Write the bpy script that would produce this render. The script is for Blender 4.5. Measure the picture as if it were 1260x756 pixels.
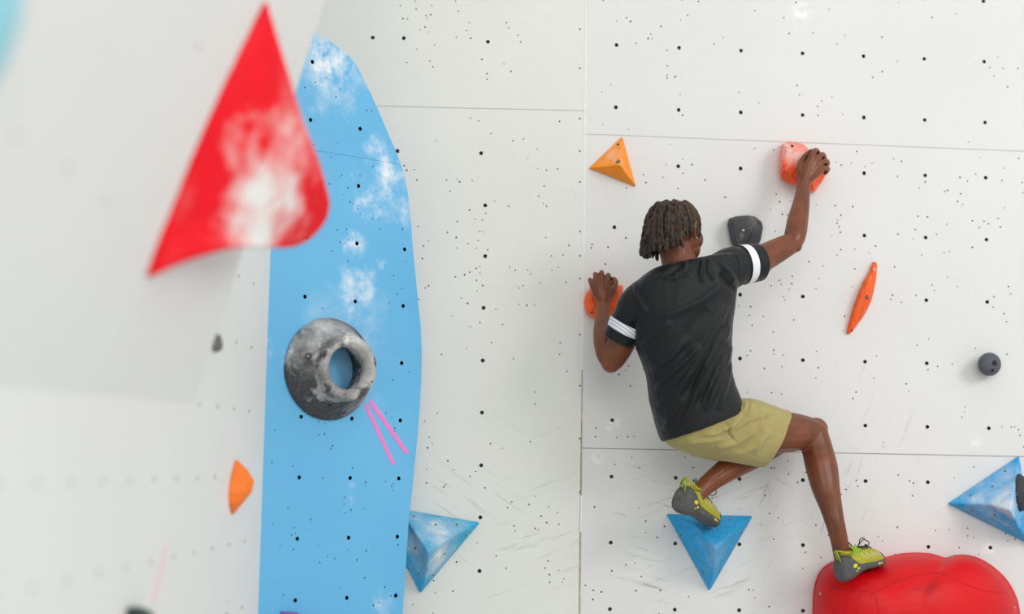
import bpy, bmesh, math, random
import numpy as np
from mathutils import Vector, Matrix, noise
from mathutils.geometry import delaunay_2d_cdt
from mathutils.bvhtree import BVHTree

random.seed(7)
for o in list(bpy.data.objects):
    bpy.data.objects.remove(o)
SC = bpy.context.scene
COL = SC.collection

# ------------------------------------------------------------------ camera
EYE = 1.60                      # camera height over the crash mat
FPX = 1902.4                    # focal length in pixels of a 1260 px wide frame
PITCH, ROLL = 0.10004, 0.01833
S = 1.08                        # metric scale of the fitted bolt grid
FWD = np.array([0, math.cos(PITCH), math.sin(PITCH)])
_r = np.array([1.0, 0, 0])
_u = np.cross(_r, FWD)
RGT = math.cos(ROLL) * _r + math.sin(ROLL) * _u
UPV = -math.sin(ROLL) * _r + math.cos(ROLL) * _u
CAM = np.array([0, 0, EYE])
cd = bpy.data.cameras.new('camera')
cam = bpy.data.objects.new('camera', cd)
COL.objects.link(cam)
cam.matrix_world = Matrix(((RGT[0], UPV[0], -FWD[0], 0), (RGT[1], UPV[1], -FWD[1], 0),
                           (RGT[2], UPV[2], -FWD[2], EYE), (0, 0, 0, 1)))
cd.sensor_width = 36.0
cd.lens = FPX / 1260 * 36
cd.clip_start = 0.05
cd.dof.use_dof = True
cd.dof.focus_distance = 4.95
cd.dof.aperture_fstop = 0.80
SC.camera = cam

# ------------------------------------------------------------------ light
w = bpy.data.worlds.new('hall_daylight')
SC.world = w
w.use_nodes = True
w.node_tree.nodes['Background'].inputs[0].default_value = (0.95, 0.98, 1.0, 1)
w.node_tree.nodes['Background'].inputs[1].default_value = 0.89


def area(name, loc, target, size, power, color):
    l = bpy.data.lights.new(name, 'AREA')
    l.shape = 'RECTANGLE'
    l.size, l.size_y = size
    l.energy = power
    l.color = color
    o = bpy.data.objects.new(name, l)
    COL.objects.link(o)
    o.location = loc
    o.rotation_euler = (Vector(target) - Vector(loc)).to_track_quat('-Z', 'Y').to_euler()
    return o


area('window_daylight', (5.6, 0.0, 4.6), (0.6, 5.1, 1.9), (2.4, 2.4), 150, (1.0, 0.985, 0.95))
area('rear_fill', (0.6, -3.2, 4.6), (0.2, 5.0, 1.7), (4.0, 2.4), 120, (1.0, 0.99, 0.96))  # added fill lamp, no real window: lifts the back wall and softens shadows
SC.view_settings.view_transform = 'Standard'
SC.view_settings.look = 'None'
SC.view_settings.gamma = 1
SC.view_settings.exposure = 0.0
SC.view_settings.use_curve_mapping = False


# ------------------------------------------------------------------ pixels to places
def ray(x, y):
    return FWD + RGT * (x - 630) / FPX - UPV * (y - 378) / FPX


def to_px(P):
    d = np.asarray(P) - CAM
    z = d @ FWD
    return np.stack([630 + FPX * (d @ RGT) / z, 378 - FPX * (d @ UPV) / z], -1)


class Plane:
    def __init__(s, P, n, t):
        s.P, s.n, s.t = np.array(P, float), np.array(n, float), np.array(t, float)
        s.v = np.cross(s.t, -s.n)
        if s.v[2] < 0:
            s.v = -s.v

    def hit(s, x, y, h=0.0):
        d = ray(x, y)
        return CAM + d * (((s.P + s.n * h - CAM) @ s.n) / (d @ s.n))

    def uv(s, x, y):
        q = s.hit(x, y) - s.P
        return (q @ s.t, q @ s.v)

    def at(s, u, v, h=0.0):
        return s.P + s.t * u + s.v * v + s.n * h


def vertical(x, y, a):
    t = np.array([math.cos(a), math.sin(a), 0])
    n = np.array([t[1], -t[0], 0])
    P = np.array([x * S, y * S, EYE])
    if n @ (CAM - P) < 0:
        n = -n
    return Plane(P, n, t)


RW = vertical(0.31406, 4.76234, 0.09828)            # wall with the climber
BW = vertical(-0.58728, 4.35861, 0.68298)           # blue end face of the prow
LW = vertical(-0.78955 + 0.032, 2.90384, 1.5132)    # white side of the prow
_c = RW.hit(718, 300)
KW = vertical(_c[0] / S, _c[1] / S, 0.02)           # wall section left of the corner
_e0 = LW.hit(238, 497)
_d = ray(405, 0)
_e1 = CAM + _d * ((_e0[1] - CAM[1]) / _d[1])
_g0 = LW.hit(0, 482)
_g0[2] = _e0[2] - 0.02
_n = np.cross(_e1 - _e0, _g0 - _e0)
_n /= np.linalg.norm(_n)
if _n @ (CAM - _e0) < 0:
    _n = -_n
_t = (_e0 - _g0) / np.linalg.norm(_e0 - _g0)
OW = Plane(_e0, _n, _t)                             # overhanging upper part


# ------------------------------------------------------------------ materials
def lin(c):
    return tuple(((v / 255) / 12.92 if v / 255 <= 0.04045 else ((v / 255 + 0.055) / 1.055) ** 2.4) for v in c) + (1,)


class N:
    """small node helper"""
    def __init__(s, name, rough=0.6):
        s.m = bpy.data.materials.new(name)
        s.m.use_nodes = True
        s.t = s.m.node_tree
        s.b = s.t.nodes['Principled BSDF']
        s.b.inputs['Roughness'].default_value = rough
        s.b.inputs['Specular IOR Level'].default_value = 0.35
        s.geo = s.t.nodes.new('ShaderNodeNewGeometry')
        s.pos = s.geo.outputs['Position']

    def node(s, typ, **k):
        n = s.t.nodes.new(typ)
        for a, b in k.items():
            setattr(n, a, b)
        return n

    def link(s, a, b):
        s.t.links.new(a, b)

    def val(s, sock, v):
        if hasattr(v, 'links') or isinstance(v, bpy.types.NodeSocket):
            s.link(v, sock)
        else:
            sock.default_value = v

    def math(s, op, a, b=0.0, clamp=False):
        n = s.node('ShaderNodeMath', operation=op, use_clamp=clamp)
        s.val(n.inputs[0], a)
        s.val(n.inputs[1], b)
        return n.outputs[0]

    def scalepos(s, sc, rot=(0, 0, 0), loc=(0, 0, 0)):
        n = s.node('ShaderNodeMapping')          # rotate first, then stretch
        s.link(s.pos, n.inputs[0])
        n.inputs['Location'].default_value = loc
        n.inputs['Rotation'].default_value = rot
        k = s.node('ShaderNodeMapping')
        s.link(n.outputs[0], k.inputs[0])
        k.inputs['Scale'].default_value = sc
        return k.outputs[0]

    def noise(s, scale, detail=4, rough=0.55, vec=None, w=0.0):
        n = s.node('ShaderNodeTexNoise')
        s.link(vec if vec is not None else s.pos, n.inputs['Vector'])
        n.inputs['Scale'].default_value = scale
        n.inputs['Detail'].default_value = detail
        n.inputs['Roughness'].default_value = rough
        return n.outputs['Fac']

    def ramp(s, fac, lo, hi, a=0.0, b=1.0):
        n = s.node('ShaderNodeMapRange')
        s.val(n.inputs[0], fac)
        n.inputs[1].default_value, n.inputs[2].default_value = lo, hi
        n.inputs[3].default_value, n.inputs[4].default_value = a, b
        return n.outputs[0]

    def blob(s, P, r0, r1):
        """1 inside r0 of world point P, 0 beyond r1"""
        n = s.node('ShaderNodeVectorMath', operation='DISTANCE')
        s.link(s.pos, n.inputs[0])
        n.inputs[1].default_value = tuple(P)
        wob = s.math('MULTIPLY', s.math('SUBTRACT', s.noise(4.5 / max(r1, .05) * .35, 5, .6), .5), r1 * 2.2)
        return s.ramp(s.math('ADD', n.outputs['Value'], wob), r0, r1, 1.0, 0.0)

    def mix(s, fac, a, b):
        n = s.node('ShaderNodeMix', data_type='RGBA')
        s.val(n.inputs[0], fac)
        s.val(n.inputs[6], a)
        s.val(n.inputs[7], b)
        return n.outputs[2]

    def color(s, c):
        s.val(s.b.inputs['Base Color'], c)

    def bump(s, h, strength=0.2, dist=0.002):
        n = s.node('ShaderNodeBump')
        n.inputs['Strength'].default_value = strength
        n.inputs['Distance'].default_value = dist
        s.link(h, n.inputs['Height'])
        s.link(n.outputs[0], s.b.inputs['Normal'])


def plain(name, rgb, rough=0.6, var=0.06, bump=0.1, scale=60, metal=0.0):
    n = N(name, rough)
    c = lin(rgb)
    d = tuple(v * (1 - var * 2) for v in c[:3]) + (1,)
    f = n.noise(scale, 3)
    n.color(n.mix(n.ramp(f, 0.3, 0.7), c, d))
    n.b.inputs['Metallic'].default_value = metal
    if bump:
        n.bump(f, bump)
    return n.m


CHALK = lin((236, 234, 230))


def chalky(name, rgb, rough=0.55, amount=0.5, scale=9, spots=(), grain=0.15, veins=None, fine=0.0):
    """coloured resin or paint with worn chalk; spots = (point, r0, r1, strength)"""
    n = N(name, rough)
    c = lin(rgb)
    a = n.noise(scale, 6, 0.65)
    g = n.noise(220, 2)
    base = n.mix(n.ramp(n.noise(scale * 2.3, 3), 0.3, 0.7), c, tuple(v * 0.86 for v in c[:3]) + (1,))
    if veins:
        wv = n.node('ShaderNodeTexWave', wave_type='BANDS')
        n.link(n.pos, wv.inputs['Vector'])
        wv.inputs['Scale'].default_value = 9
        wv.inputs['Distortion'].default_value = 9
        wv.inputs['Detail'].default_value = 2
        wv.inputs['Detail Scale'].default_value = 1.6
        base = n.mix(n.ramp(wv.outputs['Fac'], 0.0, 0.08, 0.75, 0.0), base, lin(veins))
    fac = n.math('MULTIPLY', n.ramp(a, 0.60, 0.80), amount, True)
    if fine:
        fac = n.math('ADD', fac, n.math('MULTIPLY', n.ramp(g, 0.5, 0.75), fine), True)
    for P, r0, r1, k in spots:
        m = n.math('MULTIPLY', n.blob(P, r0, r1), n.ramp(a, 0.25, 0.62))
        fac = n.math('ADD', fac, n.math('MULTIPLY', m, k), True)
    n.color(n.mix(fac, base, CHALK))
    n.bump(g, grain)
    return n.m


def wall_paint(name, rgb, scuffs=(), stain=0.05, chalk=()):
    n = N(name, 0.62)
    c = lin(rgb)
    base = n.mix(n.ramp(n.noise(1.7, 5), 0.3, 0.7), c, tuple(v * (1 - stain) for v in c[:3]) + (1,))
    g = n.noise(160, 2)
    base = n.mix(n.ramp(g, 0.35, 0.75, 0, 0.05), base, (0.25, 0.25, 0.24, 1))
    # rubber scuffs: long thin strokes around the places feet touch
    tot = None
    for i, (P, r0, r1, k, ang) in enumerate(scuffs):
        st = n.noise(1.0, 5, 0.6, n.scalepos((5, 5, 62), (0, ang, 0), (i * 3.1, 0, i)))
        m = n.math('MULTIPLY', n.blob(P, r0, r1), n.ramp(st, 0.60, 0.72))
        m = n.math('MULTIPLY', m, k)
        tot = m if tot is None else n.math('ADD', tot, m, True)
    if tot is not None:
        base = n.mix(tot, base, (0.16, 0.15, 0.16, 1))
    # chalk smears
    st = n.noise(1.0, 5, 0.65, n.scalepos((9, 9, 24), (0, 0.9, 0)))
    base = n.mix(n.ramp(st, 0.70, 0.78, 0, 0.45), base, (0.9, 0.9, 0.89, 1))
    st2 = n.noise(1.0, 5, 0.65, n.scalepos((4, 4, 70), (0, -1.15, 0), (4, 1, 2)))
    base = n.mix(n.ramp(st2, 0.70, 0.80, 0, 0.35), base, (0.30, 0.30, 0.30, 1))
    for P, r0, r1, k in chalk:
        base = n.mix(n.math('MULTIPLY', n.math('MULTIPLY', n.blob(P, r0, r1), n.ramp(n.noise(40, 4), .4, .6)), k), base, (0.93, 0.92, 0.91, 1))
    n.color(base)
    n.bump(g, 0.08)
    return n.m


M_HOLE = plain('t_nut_socket', (38, 34, 32), 0.5, 0.1, 0)
M_WOOD = plain('raw_plywood', (176, 128, 84), 0.8, 0.2, 0.1, 90)
M_EDGE = plain('panel_edge', (196, 190, 182), 0.8, 0.2, 0.1, 90)
M_GAP = plain('wall_backing', (168, 160, 160), 0.9)


# ------------------------------------------------------------------ mesh helpers
def tag(o, label=None, cat=None, group=None, kind=None):
    for k, v in (('label', label), ('category', cat), ('group', group), ('kind', kind)):
        if v:
            o[k] = v
    return o


def link(name, me, mats, parent=None, origin=None, smooth=True):
    """link a mesh given in world coordinates as one object; origin moves its pivot"""
    if not isinstance(mats, (list, tuple)):
        mats = [mats]
    for m in mats:
        me.materials.append(m)
    if smooth:
        me.polygons.foreach_set('use_smooth', [True] * len(me.polygons))
    o = bpy.data.objects.new(name, me)
    COL.objects.link(o)
    if origin is not None:
        v = Vector(origin)
        me.transform(Matrix.Translation(-v))
        o.location = v
    if parent is not None:
        o.parent = parent
        o.matrix_parent_inverse = Matrix.Identity(4)
        pl = parent.location.copy()
        if parent.parent is not None:
            pl += parent.parent.location
        o.location = Vector(o.location) - pl
    me.update()
    return o


def mesh_of(name, parts):
    vs, fs = [], []
    for v, f in parts:
        k = len(vs)
        vs += [tuple(p) for p in v]
        fs += [tuple(i + k for i in q) for q in f]
    me = bpy.data.meshes.new(name)
    me.from_pydata(vs, [], fs)
    me.update()
    return me


def fix_normals(me):
    bm = bmesh.new()
    bm.from_mesh(me)
    bmesh.ops.recalc_face_normals(bm, faces=bm.faces)
    bm.to_mesh(me)
    bm.free()


def remesh(parts, voxel=0.004, smooth=6, name='shape'):
    me = mesh_of('tmp', parts)
    fix_normals(me)
    o = bpy.data.objects.new('tmp', me)
    COL.objects.link(o)
    m = o.modifiers.new('r', 'REMESH')
    m.mode = 'VOXEL'
    m.voxel_size = voxel
    if smooth:
        s = o.modifiers.new('s', 'SMOOTH')
        s.factor = 0.5
        s.iterations = smooth
    dg = bpy.context.evaluated_depsgraph_get()
    out = bpy.data.meshes.new_from_object(o.evaluated_get(dg))
    out.name = name
    bpy.data.objects.remove(o)
    bpy.data.meshes.remove(me)
    return out


def loft(secs, caps=True):
    n = len(secs[0])
    v = [tuple(p) for s in secs for p in s]
    f = []
    for k in range(len(secs) - 1):
        for i in range(n):
            j = (i + 1) % n
            f.append((k * n + i, k * n + j, (k + 1) * n + j, (k + 1) * n + i))
    if caps:
        for k in (0, len(secs) - 1):
            c = len(v)
            v.append(tuple(np.mean(np.array(secs[k]), 0)))
            for i in range(n):
                j = (i + 1) % n
                f.append((c, k * n + j, k * n + i) if k == 0 else (c, k * n + i, k * n + j))
    return v, f


def ell(c, ax, ay, n=24, pw=2.0):
    out = []
    for i in range(n):
        a = 2 * math.pi * i / n
        ca, sa = math.cos(a), math.sin(a)
        out.append(c + ax * math.copysign(abs(ca) ** (2 / pw), ca) + ay * math.copysign(abs(sa) ** (2 / pw), sa))
    return out


def spline(P, k=5):
    P = np.array(P, float)
    Q = np.vstack([2 * P[0] - P[1], P, 2 * P[-1] - P[-2]])
    out = []
    for i in range(1, len(Q) - 2):
        for s in range(k):
            t = s / k
            out.append(0.5 * ((2 * Q[i]) + (Q[i + 1] - Q[i - 1]) * t + (2 * Q[i - 1] - 5 * Q[i] + 4 * Q[i + 1] - Q[i + 2]) * t * t
                              + (3 * Q[i] - Q[i - 1] - 3 * Q[i + 1] + Q[i + 2]) * t ** 3))
    out.append(P[-1])
    return np.array(out)


def tube(P, R, n=12, flat=1.0, side=None, round_ends=True, k=5, rs=None):
    """P centres, R radii; flat scales the second axis; a closed tapered tube with rounded ends"""
    P = np.array(P, float)
    R = np.array(R, float)
    PR = spline(np.hstack([P, R[:, None]]), k) if k > 1 else np.hstack([P, R[:, None]])
    C, r = PR[:, :3], PR[:, 3]
    T = np.gradient(C, axis=0)
    T /= np.linalg.norm(T, axis=1)[:, None] + 1e-12
    ref = np.array(side if side is not None else (0.0, 1.0, 0.0))
    secs = []
    prev = None
    for c, t, q in zip(C, T, r):
        a = np.cross(t, ref) if prev is None or side is not None else prev - t * (prev @ t)
        if np.linalg.norm(a) < 1e-4:
            a = np.cross(t, np.array([1.0, 0.2, 0.3]))
        a /= np.linalg.norm(a)
        prev = a
        b = np.cross(t, a)
        secs.append((c, a * q, b * q * flat, t * q))
    out = []
    if round_ends:
        c, a, b, t = secs[0]
        for g in (80, 55, 28):
            g = math.radians(g)
            out.append(ell(c - t * math.sin(g), a * math.cos(g), b * math.cos(g), n))
    out += [ell(c, a, b, n) for c, a, b, t in secs]
    if round_ends:
        c, a, b, t = secs[-1]
        for g in (28, 55, 80):
            g = math.radians(g)
            out.append(ell(c + t * math.sin(g), a * math.cos(g), b * math.cos(g), n))
    return loft(out)


def ball(c, rx, ry, rz, M=None, n=20, m=12):
    v, f = [], []
    M = np.eye(3) if M is None else M
    secs = []
    for k in range(m + 1):
        th = math.pi * (0.02 + 0.96 * k / m)
        secs.append([np.array(c) + M @ np.array([rx * math.sin(th) * math.cos(2 * math.pi * i / n),
                                                 ry * math.sin(th) * math.sin(2 * math.pi * i / n), rz * math.cos(th)]) for i in range(n)])
    return loft(secs)


def displace(me, fn):
    n = len(me.vertices)
    co = np.empty(n * 3)
    me.vertices.foreach_get('co', co)
    co = co.reshape(-1, 3)
    no = np.empty(n * 3)
    me.vertices.foreach_get('normal', no)
    no = no.reshape(-1, 3)
    co = co + no * fn(co, no)[:, None]
    me.vertices.foreach_set('co', co.ravel())
    me.update()


def nz(co, scale, seed=0):
    return np.array([noise.noise(Vector(p) * scale + Vector((seed, seed * 2.3, 0))) for p in co])


# ------------------------------------------------------------------ setting
def panel(name, plane, outline, holes, parent, mats, thick=0.018):
    """flat board with real round holes; outline and holes in plane (u, v); holes = (u, v, radius, depth, slot)"""
    v2, ed = [], []

    def ring(pts):
        k = len(v2)
        v2.extend(Vector(p) for p in pts)
        ed.extend((k + i, k + (i + 1) % len(pts)) for i in range(len(pts)))
        return list(range(k, k + len(pts)))
    out = ring(outline)
    hs = []
    for (u, v, r, d, sl) in holes:
        n = 12 if r > 0.005 else 7
        ids = ring([(u + r * math.cos(2 * math.pi * i / n), v + r * math.sin(2 * math.pi * i / n)) for i in range(n)])
        hs.append((ids, u, v, r, d, sl))
    vo, _, fo, ov, _, _ = delaunay_2d_cdt(v2, ed, [], 0, 1e-6)
    mp = {}
    for i, src in enumerate(ov):
        for s_ in src:
            mp[s_] = i
    poly = [Vector(p) for p in outline]

    def inside(c):
        r = False
        j = len(poly) - 1
        for i in range(len(poly)):
            a, b = poly[i], poly[j]
            if (a.y > c.y) != (b.y > c.y) and c.x < (b.x - a.x) * (c.y - a.y) / (b.y - a.y) + a.x:
                r = not r
            j = i
        return r
    HC = np.array([(h[1], h[2], h[3]) for h in hs]) if hs else np.zeros((0, 3))
    V = [tuple(plane.at(p[0], p[1])) for p in vo]
    F, MI = [], []
    for f in fo:
        c = (vo[f[0]] + vo[f[1]] + vo[f[2]]) / 3
        if not inside(c):
            continue
        if len(HC) and np.any((HC[:, 0] - c.x) ** 2 + (HC[:, 1] - c.y) ** 2 < (HC[:, 2] * 0.9) ** 2):
            continue
        F.append(tuple(f))
        MI.append(0)
    for ids, u, v, r, d, sl in hs:
        ids = [mp[i] for i in ids]
        k = len(V)
        for i in ids:
            V.append(tuple(np.array(V[i]) - plane.n * d))
        V.append(tuple(plane.at(u, v, -d)))
        n = len(ids)
        for i in range(n):
            j = (i + 1) % n
            F.append((ids[i], ids[j], k + j, k + i))
            MI.append(sl)
            F.append((k + i, k + j, k + n))
            MI.append(sl)
    ids = [mp[i] for i in out]
    k = len(V)
    for i in ids:
        V.append(tuple(np.array(V[i]) - plane.n * thick))
    n = len(ids)
    for i in range(n):
        j = (i + 1) % n
        F.append((ids[j], ids[i], k + i, k + j))
        MI.append(3)
    F.append(tuple(range(k, k + n)))
    MI.append(3)
    me = bpy.data.meshes.new(name)
    me.from_pydata(V, [], F)
    me.polygons.foreach_set('material_index', MI)
    me.update()
    for i, p in enumerate(me.polygons):
        if MI[i] == 0 and np.dot(np.array(p.normal), plane.n) < 0:
            p.flip()
    return link(name, me, list(mats) + [], parent, smooth=False)


def backing(name, plane, u0, u1, v0, v1, back, thick, material, label):
    P = [plane.at(u, v, -back - d) for d in (0, thick) for (u, v) in ((u0, v0), (u1, v0), (u1, v1), (u0, v1))]
    f = [(0, 1, 2, 3), (7, 6, 5, 4), (0, 4, 5, 1), (1, 5, 6, 2), (2, 6, 7, 3), (3, 7, 4, 0)]
    me = mesh_of(name, [(P, f)])
    fix_normals(me)
    return tag(link(name, me, material, smooth=False), label, None, None, 'structure')


def spread(rng, box, n, avoid, rmin=0.0019, rmax=0.0033):
    """small screw holes left by old screwed-on volumes, in loose clusters"""
    out = []
    u0, u1, v0, v1 = box
    while len(out) < n:
        cu, cv = rng.uniform(u0, u1), rng.uniform(v0, v1)
        for _ in range(rng.choice((1, 1, 2, 3, 4))):
            u, v = cu + rng.gauss(0, 0.035), cv + rng.gauss(0, 0.035)
            if not (u0 + 0.02 < u < u1 - 0.02 and v0 + 0.02 < v < v1 - 0.02):
                continue
            if any((u - a) ** 2 + (v - b) ** 2 < 0.018 ** 2 for a, b in avoid) or \
                    any((u - h[0]) ** 2 + (v - h[1]) ** 2 < 0.009 ** 2 for h in out):
                continue
            out.append((u, v, rng.uniform(rmin, rmax), 0.008, rng.choice((1, 1, 2))))
    return out


TN = 0.0070                                     # bolt hole radius

# floor: thick crash mat
mfl = plain('crash_mat_vinyl', (196, 196, 194), 0.6, 0.08, 0.15, 30)
me = mesh_of('floor', [([(-3, -3, 0), (6, -3, 0), (6, 7, 0), (-3, 7, 0), (-3, -3, -.3), (6, -3, -.3), (6, 7, -.3), (-3, 7, -.3)],
                        [(0, 1, 2, 3), (7, 6, 5, 4), (0, 4, 5, 1), (1, 5, 6, 2), (2, 6, 7, 3), (3, 7, 4, 0)])])
tag(link('floor', me, mfl, smooth=False), 'grey crash mat floor below the climbing walls', None, None, 'structure')

# wall the climber is on
PYR1 = RW.hit(872, 660)
REDV = RW.hit(1030, 700)
M_RW = wall_paint('light_grey_wall_paint', (226, 225, 222), [
    (RW.hit(900, 640), 0.05, 0.42, 0.7, 0.35), (RW.hit(800, 640), 0.05, 0.30, 0.55, -0.25), (RW.hit(985, 650), 0.05, 0.33, 0.6, 1.2),
    (RW.hit(960, 600), 0.02, 0.30, 0.5, -0.5), (RW.hit(1080, 520), 0.02, 0.25, 0.35, 1.2)], 0.05, [
    (RW.hit(753, 520), .008, .035, .8), (RW.hit(735, 562), .004, .03, .8), (RW.hit(1217, 675), .006, .03, .6), (RW.hit(985, 18), .0, .05, .9), (RW.hit(1200, 545), .0, .03, .6)])
top, bot = 4.4 - EYE, 0.05 - EYE
ur0 = RW.uv(718.5, 300)[0]
ur1 = 3.2
rw = backing('wall_right', RW, ur0 - 0.002, ur1, bot, top, 0.018, 0.08, M_GAP, 'light grey painted plywood climbing wall that the climber hangs on')
sT, sL = RW.uv(728, 166)[1], RW.uv(720, 553.5)[1]
sT2, sL2 = RW.uv(1255, 185.5)[1], RW.uv(1255, 560.5)[1]
sT, sL = (sT + sT2) / 2, (sL + sL2) / 2
rng = random.Random(3)
grid = {0: (1.31378, range(-3, 2)), 1: (0.93377, range(0, 5)), 2: (-0.03884, range(0, 7))}
spans = {0: (sT + 0.0012, top), 1: (sL + 0.0014, sT - 0.0012), 2: (bot, sL - 0.0014)}
mats4 = [M_RW, M_HOLE, M_WOOD, M_EDGE]
for k in (0, 1, 2):
    z0, rows = grid[k]
    hs = [(0.2 * S * c, (z0 - 0.2 * r) * S, TN, 0.02, 1) for c in range(0, 14) for r in rows
          if 0.2 * S * c < ur1 - 0.05 and spans[k][0] + 0.03 < (z0 - 0.2 * r) * S < spans[k][1] - 0.03]
    av = [(h[0], h[1]) for h in hs]
    hs += spread(rng, (ur0, 1.6, max(spans[k][0], -0.75), min(spans[k][1], 1.75)), (75, 230, 130)[k], av)
    panel('panel', RW, [(ur0, spans[k][0]), (ur1, spans[k][0]), (ur1, spans[k][1]), (ur0, spans[k][1])], hs, rw, mats4)

# wall section left of the corner
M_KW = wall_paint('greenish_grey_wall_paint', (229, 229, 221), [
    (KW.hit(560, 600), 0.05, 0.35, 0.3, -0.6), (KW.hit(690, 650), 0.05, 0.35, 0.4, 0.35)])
uk1 = KW.uv(718, 300)[0]
uk0 = -1.3
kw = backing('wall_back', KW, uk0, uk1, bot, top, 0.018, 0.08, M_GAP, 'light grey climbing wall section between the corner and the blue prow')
kT = (KW.uv(472, 129.7)[1] + KW.uv(711, 137.3)[1]) / 2
tn = [(458.8, 46.3), (496.9, 47), (600.4, 51.4), (592, 188.7), (597, 253), (597, 315.6), (595, 379), (594, 444), (593, 508), (592, 573), (591, 637), (590, 703), (489, 186)]
dots = [(713.5, y) for y in (36, 84, 146, 186, 224, 285, 315, 343, 412, 475, 540, 606, 670, 735)]
for (v0, v1) in ((kT + 0.0010, top), (bot, kT - 0.0010)):
    hs = [KW.uv(x, y) + (TN, 0.02, 1) for x, y in tn]
    hs = [h for h in hs if v0 < h[1] < v1]
    av = [(h[0], h[1]) for h in hs]
    ds = [KW.uv(x, y) + (0.0032, 0.01, 1) for x, y in dots]
    hs += [h for h in ds if v0 + .01 < h[1] < v1 - .01]
    hs += spread(rng, (KW.uv(470, 400)[0], uk1 - 0.02, max(v0, -0.75), min(v1, 1.75)), 45 if v0 > 0.5 else 170, av)
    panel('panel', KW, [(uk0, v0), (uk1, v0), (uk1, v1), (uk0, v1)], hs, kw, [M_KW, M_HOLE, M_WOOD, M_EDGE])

# filler strip in the corner: white above, worn to bare wood below
M_FILL = plain('white_corner_filler', (238, 238, 235), 0.7, 0.04, 0.2, 80)
def strip(x0, y0, x1, y1, wpx, m, name, par):
    a, b = RW.hit(x0, y0, 0.0), RW.hit(x1, y1, 0.0)
    wv = np.array([1.0, 0.06, 0]) * wpx * 0.00272 / 2
    nn = RW.n * 0.0012
    P = [a - wv - nn * 8, a + wv - nn * 8, b + wv - nn * 8, b - wv - nn * 8, a - wv + nn, a + wv + nn, b + wv + nn, b - wv + nn]
    me = mesh_of(name, [(P, [(0, 1, 2, 3), (7, 6, 5, 4), (0, 4, 5, 1), (1, 5, 6, 2), (2, 6, 7, 3), (3, 7, 4, 0)])])
    fix_normals(me)
    return link(name, me, m, par, smooth=False)
def joint(plane, u0, u1, v, half, m, par):
    P = [plane.at(u, q, h) for h in (-.008, -.0010) for u, q in ((u0, v - half), (u1, v - half), (u1, v + half), (u0, v + half))]
    me = mesh_of('joint_filler', [(P, [(0, 1, 2, 3), (7, 6, 5, 4), (0, 4, 5, 1), (1, 5, 6, 2), (2, 6, 7, 3), (3, 7, 4, 0)])])
    fix_normals(me)
    return link('joint_filler', me, m, par, smooth=False)
joint(RW, ur0, ur1, sT, .0012, plain('pale_joint', (196, 194, 190), .8, .08, 0, 6), rw)
joint(RW, ur0, ur1, sL, .0014, plain('mauve_joint', (164, 146, 150), .8, .12, 0, 6), rw)
joint(KW, uk0, uk1, kT, .0010, plain('grey_joint', (172, 172, 166), .8, .08, 0, 6), kw)
M_TAN = plain('bare_corner_wood', (206, 180, 142), .8, .2, .1, 40)
strip(722.5, -120, 718.2, 300, 2.2, M_FILL, 'corner_filler', rw)
strip(718.2, 300, 716.2, 455, 1.6, M_FILL, 'corner_filler', rw)
strip(716.2, 455, 715.2, 610, 1.3, M_TAN, 'bare_corner_edge', rw)
strip(715.2, 610, 714.6, 655, 2.0, M_FILL, 'corner_filler', rw)
strip(714.6, 655, 713.4, 790, 1.2, M_TAN, 'bare_corner_edge', rw)

# blue end face of the prow
BLUE = (92, 166, 224)
nb = N('blue_wall_paint', 0.5)
a = nb.noise(7, 6, 0.7)
fine = nb.noise(190, 2)
base = nb.mix(nb.ramp(nb.noise(2.2, 4), 0.3, 0.7), lin((92, 176, 223)), lin((104, 185, 228)))
base = nb.mix(nb.ramp(fine, 0.35, 0.75, 0, 0.16), base, lin((150, 200, 238)))
fac = nb.math('MULTIPLY', nb.ramp(a, 0.64, 0.76), 0.45)
for (x, y, r0, r1, k) in ((410, 80, .03, .17, .75), (398, 65, .02, .10, .6), (465, 185, .0, .06, .8), (478, 215, .0, .07, .8), (455, 250, .0, .06, .8),
                          (437, 302, .0, .05, .9), (440, 352, .01, .08, .9), (478, 235, .0, .10, .5), (430, 420, .02, .20, .35), (500, 260, 0, .06, .6),
                          (470, 745, 0, .05, .4)):
    m = nb.math('MULTIPLY', nb.blob(BW.hit(x, y), r0, r1), nb.ramp(nb.noise(16, 6, 0.7), 0.36, 0.60))
    fac = nb.math('ADD', fac, nb.math('MULTIPLY', m, k), True)
nb.color(nb.mix(fac, base, lin((232, 240, 246))))
nb.bump(fine, 0.06)
M_BW = nb.m
M_BEDGE = plain('blue_board_edge', (86, 158, 216), 0.6)
edge = [(497, 830), (495.5, 756), (499, 700), (503, 640), (507, 605), (510.5, 570), (514, 535), (516.5, 500), (518.5, 465), (519, 432), (517.5, 400), (514.5, 372), (511, 335),
        (507.5, 300), (505.5, 270), (502, 240), (497.5, 214), (488, 188), (477, 163), (467, 139), (457, 117), (447, 96), (437, 77), (425, 65), (411, 54), (397, 46), (384, 39)]
ub0 = BW.uv(330, 400)[0] - 0.004
pts = [BW.uv(x, y) for x, y in edge]
pts = [(pts[0][0] - 0.01, bot)] + pts
tl = max(ub0 + .002, pts[-1][0] - 0.30)
full = pts + [(ub0, pts[-1][1] + 0.12), (ub0, bot)]
seam_v = BW.uv(430, 192)[1]
def clip(poly, v, above):
    out = []
    for i in range(len(poly)):
        p, q = poly[i], poly[(i + 1) % len(poly)]
        ip, iq = (p[1] > v) == above, (q[1] > v) == above
        if ip:
            out.append(p)
        if ip != iq:
            t = (v - p[1]) / (q[1] - p[1])
            out.append((p[0] + (q[0] - p[0]) * t, v))
    return out
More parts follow.
